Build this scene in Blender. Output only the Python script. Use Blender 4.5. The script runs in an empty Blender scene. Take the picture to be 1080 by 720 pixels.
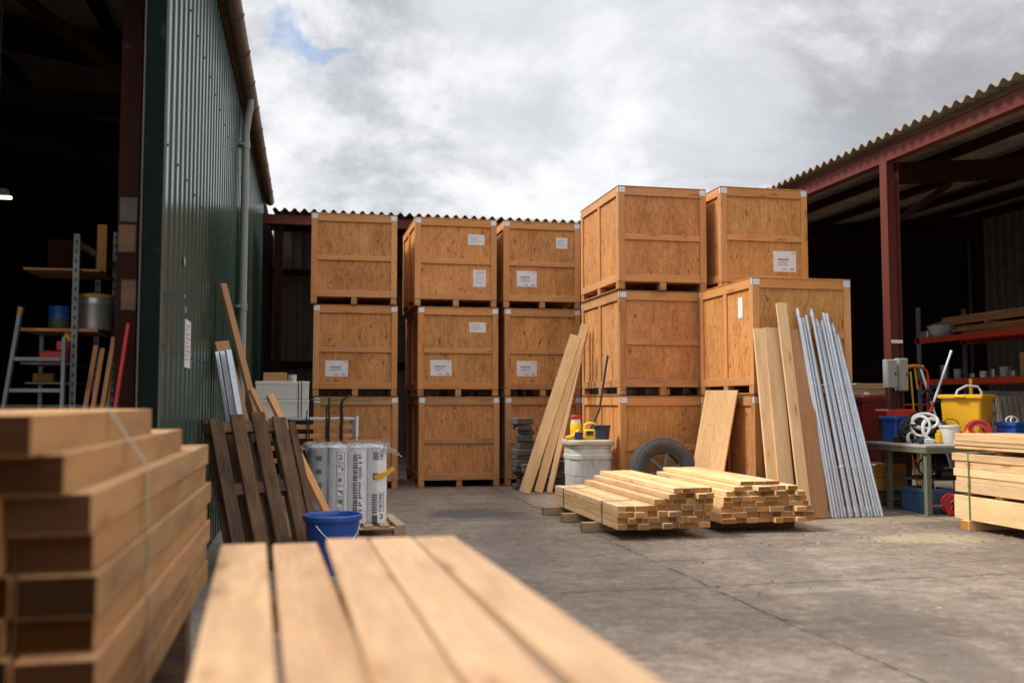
import bpy, bmesh, math, random
from mathutils import Vector, Matrix, Euler
R = math.radians
rng = random.Random(7)
scene = bpy.context.scene
COL = scene.collection

# ------------------------------------------------------------------ node helpers
class NT:
    def __init__(s, nt):
        s.nt = nt; nt.nodes.clear()
    def n(s, typ, ins=None, **kw):
        nd = s.nt.nodes.new(typ)
        for k, v in kw.items(): setattr(nd, k, v)
        for k, v in (ins or {}).items():
            sk = nd.inputs[k]
            if hasattr(v, 'is_output') or isinstance(v, bpy.types.NodeSocket): s.nt.links.new(v, sk)
            else:
                sk.default_value = v
        return nd
    def math(s, op, a, b=None, c=None, clamp=False):
        ins = {0: a}
        if b is not None: ins[1] = b
        if c is not None: ins[2] = c
        return s.n('ShaderNodeMath', ins, operation=op, use_clamp=clamp).outputs[0]
    def vm(s, op, a, b=None):
        ins = {0: a}
        if b is not None: ins[1] = b
        nd = s.n('ShaderNodeVectorMath', ins, operation=op)
        return nd.outputs['Value'] if op in ('LENGTH', 'DOT_PRODUCT', 'DISTANCE') else nd.outputs[0]
    def noise(s, vec, scale, detail=3, rough=.55, dist=0, col=False):
        nd = s.n('ShaderNodeTexNoise', {'Vector': vec, 'Scale': scale, 'Detail': detail, 'Roughness': rough, 'Distortion': dist})
        return nd.outputs['Color' if col else 'Fac']
    def mr(s, v, a, b, c=0., d=1., smooth=False):
        nd = s.n('ShaderNodeMapRange', {0: v, 1: a, 2: b, 3: c, 4: d})
        if smooth: nd.interpolation_type = 'SMOOTHSTEP'
        return nd.outputs[0]
    def mix(s, f, a, b, blend='MIX'):
        nd = s.n('ShaderNodeMix', data_type='RGBA', blend_type=blend)
        for i, v in ((0, f), (6, a), (7, b)):
            if isinstance(v, bpy.types.NodeSocket): s.nt.links.new(v, nd.inputs[i])
            else: nd.inputs[i].default_value = v
        return nd.outputs[2]
    def ramp(s, f, stops):
        nd = s.n('ShaderNodeValToRGB', {0: f})
        e = nd.color_ramp.elements
        while len(e) < len(stops): e.new(.5)
        for el, (p, c) in zip(e, stops):
            el.position = p; el.color = c if len(c) == 4 else (*c, 1)
        return nd.outputs[0]
    def xyz(s, v):
        return s.n('ShaderNodeSeparateXYZ', {0: v}).outputs
    def comb(s, x, y, z):
        return s.n('ShaderNodeCombineXYZ', {0: x, 1: y, 2: z}).outputs[0]
    def attr(s, name):
        return s.n('ShaderNodeAttribute', attribute_name=name)
    def bump(s, h, strength=.2, dist=.01):
        return s.n('ShaderNodeBump', {'Height': h, 'Strength': strength, 'Distance': dist}).outputs[0]
    def out(s, base, rough=.6, metal=0., bump=None, **extra):
        ins = {'Base Color': base, 'Roughness': rough, 'Metallic': metal}
        if bump is not None: ins['Normal'] = bump
        ins.update(extra)
        b = s.n('ShaderNodeBsdfPrincipled', ins)
        s.n('ShaderNodeOutputMaterial', {0: b.outputs[0]})
        return b

MATS = {}
def newmat(name):
    m = bpy.data.materials.new(name); m.use_nodes = True
    MATS[name] = m
    return m, NT(m.node_tree)
def c4(c): return (*c, 1.0)

def wood(name, light, dark, knot=(.16, .07, .025), rough=.62, end=1.0, var=.25, knots=.5, grime=0., ringf=420, grimecol=(.09, .06, .045), gsc=(2.5, 9, 9)):
    m, t = newmat(name)
    g = t.attr('gco').outputs['Vector']; r = t.attr('rnd').outputs['Fac']
    x, y, z = t.xyz(g)
    p = t.comb(t.math('ADD', x, t.math('MULTIPLY', r, 41.)), t.math('ADD', y, t.math('MULTIPLY', r, 17.)), t.math('ADD', z, t.math('MULTIPLY', r, 23.)))
    px, py, pz = t.xyz(p)
    wob = t.noise(t.vm('MULTIPLY', p, (1.1, 3, 3)), 1., 3)
    r2 = t.math('FRACT', t.math('MULTIPLY', r, 57.3)); r3 = t.math('FRACT', t.math('MULTIPLY', r, 131.7))
    ry = t.math('ADD', y, t.math('MULTIPLY_ADD', r2, .2, -.1)); rz = t.math('ADD', z, t.math('MULTIPLY_ADD', r3, .16, .03))
    rad = t.math('ADD', t.vm('LENGTH', t.comb(0., ry, rz)), t.math('MULTIPLY', wob, .075))
    ring = t.math('MULTIPLY_ADD', t.math('SINE', t.math('MULTIPLY', rad, ringf)), .5, .5)
    ring = t.math('POWER', ring, 1.6)
    fib = t.noise(t.vm('MULTIPLY', p, (3., 170, 170)), 1., 2)
    blot = t.noise(t.vm('MULTIPLY', p, (1.0, 7, 7)), 1., 3)
    f = t.math('ADD', t.math('MULTIPLY', ring, .34), t.math('ADD', t.math('MULTIPLY', t.mr(fib, .3, .7), .22), t.math('MULTIPLY', t.mr(blot, .3, .72), .44)), clamp=True)
    base = t.mix(f, c4(light), c4(dark))
    # knots
    kv = t.n('ShaderNodeTexVoronoi', {'Vector': t.vm('ADD', t.vm('MULTIPLY', p, (1.6, 7, 7)), t.vm('MULTIPLY', t.noise(t.vm('MULTIPLY', p, (10, 20, 20)), 1., 2, col=True), (.12, .12, .12))), 'Scale': 1., 'Randomness': 1.})
    kd = kv.outputs['Distance']
    kmask = t.math('MULTIPLY', t.mr(kd, .06, .17, 1., 0., True), knots)
    base = t.mix(kmask, base, c4(knot))
    halo = t.math('MULTIPLY', t.mr(kd, .1, .36, .6, 0., True), knots)
    base = t.mix(halo, base, c4(dark))
    if grime:
        gn = t.noise(t.vm('MULTIPLY', p, gsc), 1., 5, .62)
        base = t.mix(t.math('MULTIPLY', t.mr(gn, .45, .66), grime), base, c4(grimecol))
    val = t.math('MULTIPLY_ADD', t.math('FRACT', t.math('MULTIPLY', r, 77.7)), var, end * (1 - var * .5))
    hsv = t.n('ShaderNodeHueSaturation', {'Hue': t.math('MULTIPLY_ADD', r3, .006, .496), 'Saturation': t.math('MULTIPLY_ADD', r2, .1, .93), 'Value': val, 'Color': base})
    t.out(hsv.outputs[0], rough, 0., t.bump(t.math('ADD', fib, t.math('MULTIPLY', ring, .4)), .25, .002), **{'Specular IOR Level': .3})
    return m

def endgrain(name, light, dark, var=.5):
    m, t = newmat(name)
    g = t.attr('gco').outputs['Vector']; r = t.attr('rnd').outputs['Fac']
    x, y, z = t.xyz(g)
    r2 = t.math('FRACT', t.math('MULTIPLY', r, 57.3)); r3 = t.math('FRACT', t.math('MULTIPLY', r, 131.7))
    ry = t.math('ADD', y, t.math('MULTIPLY_ADD', r2, .2, -.1)); rz = t.math('ADD', z, t.math('MULTIPLY_ADD', r3, .16, .03))
    v = t.comb(t.math('MULTIPLY', r, 9.), y, z)
    rad = t.math('ADD', t.vm('LENGTH', t.comb(0., ry, rz)), t.math('MULTIPLY', t.noise(v, 14., 2), .02))
    ring = t.math('MULTIPLY_ADD', t.math('SINE', t.math('MULTIPLY', rad, 900.)), .5, .5)
    sp = t.noise(v, 260., 2); bl = t.noise(v, 18., 3)
    f = t.math('ADD', t.math('MULTIPLY', ring, .35), t.math('ADD', t.math('MULTIPLY', sp, .35), t.math('MULTIPLY', bl, .35)), clamp=True)
    base = t.mix(f, c4(light), c4(dark))
    val = t.math('MULTIPLY_ADD', t.math('FRACT', t.math('MULTIPLY', r, 91.3)), var, 1 - var * .6)
    hsv = t.n('ShaderNodeHueSaturation', {'Hue': .5, 'Saturation': t.math('MULTIPLY_ADD', r2, .3, .85), 'Value': val, 'Color': base})
    t.out(hsv.outputs[0], .95, 0., t.bump(sp, .3, .002), **{'Specular IOR Level': .02})
    return m

def sheet_board(name, cols, dark, var=.24):
    """pressed strand / ply sheet; grain runs along local x of gco"""
    m, t = newmat(name)
    g = t.attr('gco').outputs['Vector']; r = t.attr('rnd').outputs['Fac']
    off = t.vm('MULTIPLY', t.comb(r, r, r), (31., 57., 13.))
    p = t.vm('ADD', g, off)
    warp = t.vm('MULTIPLY', t.vm('SUBTRACT', t.noise(p, 3.2, 2, col=True), (.5, .5, .5)), (.3, .2, .2))
    q = t.vm('ADD', p, warp)
    v1 = t.n('ShaderNodeTexVoronoi', {'Vector': t.vm('MULTIPLY', q, (9, 42, 42)), 'Scale': 1.}).outputs['Color']
    v2 = t.n('ShaderNodeTexVoronoi', {'Vector': t.vm('MULTIPLY', t.vm('ADD', q, (3.3, 1.1, .4)), (17, 50, 50)), 'Scale': 1.}).outputs['Color']
    a = t.xyz(v1)[0]; b = t.xyz(v2)[1]
    s = t.math('ADD', t.math('MULTIPLY', a, .5), t.math('MULTIPLY', b, .5))
    st = t.noise(t.vm('MULTIPLY', q, (2.2, 26, 26)), 1., 4, .6)
    bl = t.noise(t.vm('MULTIPLY', p, (1.5, 3, 3)), 1., 3)
    f = t.math('ADD', t.math('MULTIPLY', s, .36), t.math('ADD', t.math('MULTIPLY', t.mr(st, .28, .72), .40), t.math('MULTIPLY', t.mr(bl, .3, .7), .30)), clamp=True)
    base = t.ramp(f, [(0.12, cols[0]), (.5, cols[1]), (.88, cols[2])])
    fl = t.noise(t.vm('MULTIPLY', q, (13, 34, 34)), 1., 3, .6)
    base = t.mix(t.math('MULTIPLY', t.mr(fl, .645, .71, 0., 1., True), .55), base, c4(dark))
    kn = t.n('ShaderNodeTexVoronoi', {'Vector': t.vm('MULTIPLY', q, (3.6, 6.5, 6.5)), 'Scale': 1.}).outputs['Distance']
    base = t.mix(t.math('MULTIPLY', t.mr(kn, .07, .19, 1., 0., True), .75), base, c4(dark))
    # handling scuffs and water runs
    sc = t.noise(t.vm('MULTIPLY', p, (1.1, 9, 9)), 1., 5, .7)
    base = t.mix(t.mr(sc, .52, .74, 0., .55), base, c4(tuple(.55 * k for k in cols[0])))
    sh = t.math('FRACT', t.math('MULTIPLY', r, 77.7))
    hsv = t.n('ShaderNodeHueSaturation', {'Hue': t.math('MULTIPLY_ADD', t.math('FRACT', t.math('MULTIPLY', r, 19.1)), .012, .494), 'Saturation': .98, 'Value': t.math('MULTIPLY_ADD', sh, var, 1 - var / 2), 'Color': base})
    t.out(hsv.outputs[0], .6, 0., t.bump(t.math('ADD', s, st), .22, .003), **{'Specular IOR Level': .3})
    return m

def paint(name, col, rough=.5, dirt=.35, dirtcol=(.05, .035, .025), metal=0., sc=3., bump=.08, spec=.5, rust=None):
    m, t = newmat(name)
    g = t.n('ShaderNodeTexCoord').outputs['Object']
    r = t.n('ShaderNodeObjectInfo').outputs['Random']
    p = t.vm('ADD', g, t.vm('MULTIPLY', t.comb(r, r, r), (13., 29., 7.)))
    a = t.noise(p, sc, 6, .65)
    b = t.noise(t.vm('MULTIPLY', p, (1, 1, .25)), sc * 4, 4, .6)
    f = t.math('MULTIPLY', t.mr(t.math('ADD', t.math('MULTIPLY', a, .6), t.math('MULTIPLY', b, .4)), .45, .68), dirt)
    base = t.mix(f, c4(col), c4(dirtcol))
    if rust:
        base = t.mix(t.mr(t.noise(p, sc * 2.3, 6, .7), .6, .68, 0., .9), base, c4(rust))
    base = t.mix(t.mr(b, .3, .7, .0, .22), base, c4(tuple(min(1, k * 1.35 + .01) for k in col)))
    scr = t.noise(t.vm('MULTIPLY', p, (3, 40, 3)), 2.2, 3, .6); scr2 = t.noise(t.vm('MULTIPLY', p, (45, 4, 6)), 2., 3, .6)
    base = t.mix(t.mr(t.math('MAXIMUM', scr, scr2), .66, .74, 0., min(.45, dirt)), base, c4(tuple(.5 * k + .5 * q + .05 for k, q in zip(col, dirtcol))))
    t.out(base, t.mr(a, .3, .7, max(.05, rough - .12), min(1, rough + .14)), metal, t.bump(t.math('ADD', a, b), bump, .004), **{'Specular IOR Level': spec})
    return m

# timber
wood('pine', (.72, .49, .255), (.58, .335, .14), knots=.85, var=.2, grime=.25, grimecol=(.34, .2, .09))
wood('pine_fresh', (.78, .545, .29), (.60, .335, .14), knots=.85, var=.36, grime=.4, grimecol=(.38, .22, .095))
wood('pine_near', (.50, .285, .122), (.36, .17, .06), knots=.7, var=.28, rough=.75, grime=.5, grimecol=(.22, .10, .045), gsc=(1.3, 6, 6))
wood('pine_plank', (.44, .28, .15), (.33, .185, .086), knots=.95, var=.2, rough=.75, grime=.6, grimecol=(.27, .155, .085), gsc=(1.6, 4.5, 4.5))
wood('pine_brown', (.42, .22, .095), (.30, .14, .05), knots=.5, var=.2)
wood('pallet_wood', (.18, .102, .056), (.085, .047, .025), knots=.4, var=.45, grime=.8, rough=.9, grimecol=(.04, .026, .018))
wood('pallet_pale', (.50, .36, .22), (.36, .23, .12), knots=.4, var=.3, grime=.35)
wood('grey_board', (.26, .22, .18), (.15, .12, .095), knots=.3, var=.3, grime=.4, rough=.85)
wood('batten_aged', (.56, .28, .108), (.40, .175, .058), knots=.9, var=.22, knot=(.11, .045, .018), rough=.7, grime=.4, grimecol=(.16, .085, .045))
wood('batten', (.66, .33, .115), (.46, .185, .052), knots=.8, grime=.22, grimecol=(.30, .13, .05), var=.2, knot=(.14, .05, .015), rough=.58)
endgrain('pine_end', (.50, .27, .11), (.26, .11, .04), var=.8)
endgrain('beam_end', (.095, .04, .016), (.02, .0075, .003), var=1.3)
sheet_board('crate_board', [(.68, .34, .118), (.53, .232, .064), (.32, .115, .029)], (.15, .055, .015))
sheet_board('crate_board_deep', [(.67, .325, .108), (.53, .228, .064), (.31, .11, .027)], (.13, .045, .012))
sheet_board('crate_board_aged', [(.60, .30, .112), (.47, .21, .068), (.28, .108, .034)], (.11, .045, .018), var=.3)
sheet_board('ply_pale', [(.70, .47, .24), (.62, .385, .17), (.5, .28, .11)], (.34, .16, .06))
# paints, plastics, metals
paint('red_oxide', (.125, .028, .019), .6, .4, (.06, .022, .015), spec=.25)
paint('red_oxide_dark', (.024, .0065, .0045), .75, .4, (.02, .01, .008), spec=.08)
paint('rack_red', (.55, .055, .018), .45, .25)
paint('red_plastic', (.42, .018, .014), .38, .38)
paint('dark_red', (.22, .012, .014), .45, .25)
paint('orange_plastic', (.75, .17, .02), .4, .38)
paint('yellow_plastic', (.82, .42, .014), .36, .38, (.35, .2, .04))
paint('yellow_tool', (.82, .46, .012), .4, .38)
paint('blue_plastic', (.010, .07, .32), .35, .38)
paint('blue_tub', (.012, .075, .34), .38, .38)
paint('blue_crate', (.035, .085, .16), .5, .3)
paint('navy', (.018, .028, .065), .45, .25)
paint('black_rubber', (.018, .018, .019), .75, .4, (.09, .08, .07))
paint('tyre_rubber', (.045, .044, .044), .8, .5, (.13, .12, .11), sc=9)
paint('black_plastic', (.014, .014, .015), .45, .25)
paint('white_plastic', (.70, .68, .63), .4, .25, (.35, .3, .24))
paint('white_hose', (.74, .74, .68), .35, .2, (.4, .38, .3))
paint('grey_plastic', (.42, .42, .42), .5, .4, (.2, .18, .16))
paint('bin_grey', (.56, .54, .49), .6, .75, (.24, .2, .16), sc=5)
paint('lid_grey', (.42, .35, .27), .75, .6, (.2, .15, .1), sc=6)
paint('box_grey', (.30, .30, .28), .55, .45, (.2, .18, .14))
paint('bench_top', (.34, .31, .28), .6, .6, (.14, .11, .09), sc=6)
paint('bench_green', (.14, .14, .085), .55, .5, (.08, .06, .04), rust=(.16, .08, .03))
paint('cabinet_green', (.05, .07, .045), .6, .4)
paint('cardboard', (.40, .22, .095), .85, .3, (.22, .12, .05))
paint('yellow_box', (.46, .22, .03), .7, .45, (.14, .07, .02))
paint('white_box', (.60, .59, .53), .65, .35, (.36, .33, .26))
paint('stone_grey', (.085, .074, .062), .9, .7, (.03, .026, .022), sc=12, bump=.5)
paint('slate_black', (.035, .034, .036), .8, .6, (.11, .1, .09), sc=14, bump=.6)
paint('galv', (.70, .76, .84), .32, .22, (.5, .55, .62), metal=.6, sc=5)
paint('alu', (.42, .45, .47), .42, .35, (.2, .2, .2), metal=.8, sc=8)
paint('bracket_steel', (.66, .68, .72), .4, .2, (.4, .4, .42), metal=.35, sc=20)
paint('rack_grey', (.22, .23, .24), .5, .35, metal=.3)
paint('rebar', (.03, .026, .025), .7, .4, (.12, .05, .02), metal=.3, sc=15)
paint('tin', (.42, .43, .43), .35, .3, (.2, .2, .2), metal=.6)
paint('rim_grey', (.13, .125, .12), .45, .5, (.12, .11, .1), metal=.6, sc=8)
paint('strap_green', (.05, .17, .055), .4, .15)
paint('strap_pale', (.30, .39, .30), .4, .2, (.2, .25, .2))
paint('strap_black', (.03, .03, .03), .5, .1)
paint('paper', (.66, .66, .68), .7, .08, (.5, .48, .45), sc=6)
paint('ink', (.10, .10, .12), .8, .0)
paint('ink_soft', (.30, .30, .33), .8, .0)
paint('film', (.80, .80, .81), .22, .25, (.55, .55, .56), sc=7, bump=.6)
paint('film_grey', (.33, .33, .34), .25, .4, (.2, .2, .2), sc=7, bump=.6)  # greyer film of the leftmost rolls
paint('pole_white', (.7, .7, .72), .35, .2, (.4, .38, .36))
paint('gutter_brown', (.115, .088, .07), .5, .45, (.05, .04, .03), sc=2.5)
paint('pipe_grey', (.24, .26, .25), .42, .35, (.12, .12, .11), sc=2.)
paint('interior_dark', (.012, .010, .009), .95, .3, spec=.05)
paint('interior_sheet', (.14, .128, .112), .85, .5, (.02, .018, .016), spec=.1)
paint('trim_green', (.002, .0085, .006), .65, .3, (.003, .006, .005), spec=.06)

def cladding():
    m, t = newmat('green_cladding')
    g = t.n('ShaderNodeTexCoord').outputs['Object']
    x, y, z = t.xyz(g)
    a = t.noise(t.vm('MULTIPLY', g, (1, 1, .3)), 1.6, 6, .65)
    run = t.noise(t.vm('MULTIPLY', g, (1, 6, .25)), 2.2, 5, .6)
    base = t.mix(t.mr(a, .35, .7, 0., .6), (.009, .040, .026, 1), (.018, .058, .040, 1))
    base = t.mix(t.math('MULTIPLY', t.mr(run, .5, .72), .4), base, (.055, .062, .048, 1))
    sp = t.noise(g, 9., 5, .7)
    base = t.mix(t.mr(sp, .66, .74, 0., .8), base, (.25, .26, .23, 1))
    t.out(base, t.mr(a, .3, .7, .13, .24), .0, t.bump(a, .05, .01), **{'Specular IOR Level': .55})
cladding()

def tube_steel():
    m, t = newmat('tube_steel')
    g = t.n('ShaderNodeTexCoord').outputs['Object']; r = t.n('ShaderNodeObjectInfo').outputs['Random']
    p = t.vm('ADD', t.vm('MULTIPLY', g, (1, 1, .35)), t.vm('MULTIPLY', t.comb(r, r, r), (9., 21., 5.)))
    a = t.noise(p, 4., 4, .6); b = t.noise(p, 60., 2, .6)
    base = t.mix(t.mr(a, .35, .7), (.74, .79, .86, 1), (.66, .71, .78, 1))
    base = t.mix(t.mr(b, .6, .8, 0., .12), base, (.32, .34, .37, 1))
    base = t.mix(t.mr(t.noise(p, 2.2, 5, .7), .68, .76, 0., .5), base, (.36, .30, .25, 1))
    v = t.n('ShaderNodeHueSaturation', {'Value': t.math('MULTIPLY_ADD', r, .3, .82), 'Color': base}).outputs[0]
    t.out(v, t.mr(a, .3, .7, .25, .34), .6)
tube_steel()
def roof_sheet():
    m, t = newmat('roof_sheet')
    g = t.n('ShaderNodeTexCoord').outputs['Object']
    a = t.noise(g, 1.5, 6, .65); b = t.noise(g, 22., 4, .7)
    base = t.mix(t.mr(a, .3, .7), (.33, .285, .23, 1), (.20, .17, .135, 1))
    base = t.mix(t.mr(b, .5, .75, 0., .6), base, (.11, .095, .075, 1))
    t.out(base, .9, 0., t.bump(t.math('ADD', a, b), .4, .01), **{'Specular IOR Level': .2})
roof_sheet()

def concrete():
    m, t = newmat('yard_concrete')
    g = t.n('ShaderNodeTexCoord').outputs['Object']
    x, y, z = t.xyz(g)
    n1 = t.noise(g, .32, 6, .62); n2 = t.noise(g, 2.6, 8, .74, .3); n3 = t.noise(g, 30., 5, .75)
    n4 = t.noise(t.vm('MULTIPLY', g, (.45, 1.5, 1.)), 1.1, 7, .72, .5)
    n5 = t.noise(t.vm('ADD', g, (7.3, 2.1, 0)), .75, 5, .6)
    base = t.ramp(t.math('ADD', t.math('MULTIPLY', n1, .45), t.math('MULTIPLY', n2, .55)), [(.36, (.125, .093, .068)), (.48, (.205, .156, .116)), (.60, (.30, .235, .18))])
    # reddish brown tint areas
    base = t.mix(t.mr(n5, .45, .7, 0., .5), base, (.175, .118, .088, 1))
    # dark oil / tyre wear
    base = t.mix(t.mr(n4, .515, .64, 0., .5), base, (.070, .057, .048, 1))
    # pale dust patches
    n6 = t.noise(t.vm('MULTIPLY', t.vm('ADD', g, (1.7, 9.4, 0)), (.5, 1.2, 1)), 1.3, 7, .7)
    base = t.mix(t.mr(n6, .52, .68, 0., .4), base, (.34, .275, .21, 1))
    n7 = t.noise(g, 9., 8, .8); n8 = t.noise(g, 75., 3, .7)
    base = t.mix(t.mr(n3, .42, .70, 0., .45), base, (.095, .076, .062, 1))
    base = t.mix(t.mr(n7, .50, .64, 0., .7), base, (.088, .067, .051, 1))
    base = t.mix(t.mr(n7, .47, .36, 0., .5), base, (.36, .30, .24, 1))
    base = t.mix(t.mr(n8, .6, .72, 0., .55), base, (.40, .34, .28, 1))
    pit = t.n('ShaderNodeTexVoronoi', {'Vector': g, 'Scale': 5.5}).outputs['Distance']
    base = t.mix(t.math('MULTIPLY', t.mr(pit, .03, .085, 1., 0., True), t.mr(n2, .45, .6, 0., .8)), base, (.045, .038, .033, 1))
    # faint tyre arcs across the yard
    dd = t.math('ADD', t.math('SUBTRACT', t.math('MULTIPLY', y, .22), t.math('MULTIPLY', x, 1.)), t.math('MULTIPLY', t.noise(g, .5, 3), 1.2))
    tr = t.math('SINE', t.math('MULTIPLY', dd, 2.6))
    base = t.mix(t.math('MULTIPLY', t.mr(tr, .45, 1., 0., .6, True), t.mr(n2, .3, .6)), base, (.085, .072, .066, 1))
    # stain in front of the crates
    def patch(cx, cy, rx, ry, lo, hi):
        d = t.vm('LENGTH', t.comb(t.math('DIVIDE', t.math('SUBTRACT', x, cx), rx), t.math('DIVIDE', t.math('SUBTRACT', y, cy), ry), 0.))
        d = t.math('ADD', d, t.math('MULTIPLY_ADD', t.noise(g, 2.6, 6, .7), 1.6, -.8))
        return t.mr(d, .5, 1.1, hi, lo, True)
    base = t.mix(patch(2.05, 11.9, .75, .75, 0., .8), base, (.06, .052, .048, 1))
    saw = t.math('MULTIPLY', patch(6.3, 8.75, .75, .42, 0., 1.), t.mr(n3, .3, .6, .25, 1.))
    base = t.mix(t.math('MULTIPLY', saw, .3), base, (.60, .47, .25, 1))
    saw2 = t.math('MULTIPLY', patch(3.75, 6.55, .45, .12, 0., 1.), t.mr(n3, .3, .6, .3, 1.))
    base = t.mix(t.math('MULTIPLY', saw2, .3), base, (.5, .43, .33, 1))
    saw3 = t.math('MULTIPLY', patch(6.9, 10.2, 1.2, .35, 0., 1.), t.mr(n3, .3, .6, .25, 1.))
    base = t.mix(t.math('MULTIPLY', saw3, .35), base, (.52, .40, .22, 1))
    # slab joints : a 4.4 m grid through (3.02, 6.85)
    wob = t.math('ADD', t.math('MULTIPLY_ADD', t.noise(g, 5., 6, .75), .10, -.05), t.math('MULTIPLY_ADD', t.noise(g, .8, 2), .16, -.08))
    def joint(c, c0, step, w):
        u = t.math('ADD', t.math('SUBTRACT', c, c0), wob)
        k = t.math('ABSOLUTE', t.math('SUBTRACT', t.math('MODULO', t.math('ADD', u, step * 20 + step / 2), step), step / 2))
        return k
    jx = joint(x, 3.02, 4.4, .01); jy = joint(y, 6.85, 4.4, .01)
    j = t.math('MINIMUM', jx, jy)
    brk = t.noise(g, 2.1, 4, .6)
    line = t.math('MULTIPLY', t.math('MAXIMUM', t.mr(j, .003, .014, 1., 0., True), t.math('MULTIPLY', t.mr(j, .02, .07, 1., 0., True), t.mr(n7, .54, .62))), t.mr(brk, .36, .54, .35, 1.))
    soft = t.math('MULTIPLY', t.mr(j, .0, .10, .3, 0., True), t.mr(brk, .4, .6))
    base = t.mix(soft, base, (.10, .085, .075, 1))
    base = t.mix(t.math('MULTIPLY', line, .9), base, (.03, .026, .024, 1))
    # hairline cracks
    cv = t.n('ShaderNodeTexVoronoi', {'Vector': t.vm('ADD', g, t.vm('MULTIPLY', t.noise(g, 1.6, 5, .65, col=True), (.9, .9, 0))), 'Scale': .42}, feature='DISTANCE_TO_EDGE').outputs['Distance']
    base = t.mix(t.math('MULTIPLY', t.mr(cv, .0, .006, 1., 0.), t.mr(n1, .45, .6, 0., .55)), base, (.05, .044, .04, 1))
    h = t.math('ADD', t.math('ADD', t.math('MULTIPLY', n2, .6), t.math('ADD', t.math('MULTIPLY', n3, .25), t.math('MULTIPLY', n7, .5))), t.math('MULTIPLY', line, -1.2))
    t.out(base, t.mr(n4, .35, .7, .82, .5), 0., t.bump(h, .35, .012), **{'Specular IOR Level': .35})
concrete()

def clear_film():
    m, t = newmat('clear_film')
    g = t.n('ShaderNodeTexCoord').outputs['Object']
    a = t.noise(t.vm('MULTIPLY', g, (7, 7, 2.2)), 2., 5, .65, .6)
    tr = t.n('ShaderNodeBsdfTransparent', {'Color': (.97, .97, .97, 1)})
    gl = t.n('ShaderNodeBsdfPrincipled', {'Base Color': (.78, .78, .80, 1), 'Roughness': .12, 'Normal': t.bump(a, .9, .03)})
    mx = t.n('ShaderNodeMixShader', {0: t.mr(a, .45, .68, .03, .36), 1: tr.outputs[0], 2: gl.outputs[0]})
    t.n('ShaderNodeOutputMaterial', {0: mx.outputs[0]})
clear_film()
def emissive(name, col, s):
    m, t = newmat(name)
    e = t.n('ShaderNodeEmission', {'Color': c4(col), 'Strength': s})
    t.n('ShaderNodeOutputMaterial', {0: e.outputs[0]})
emissive('lamp_tube', (1, .87, .62), 3.5)

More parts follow.
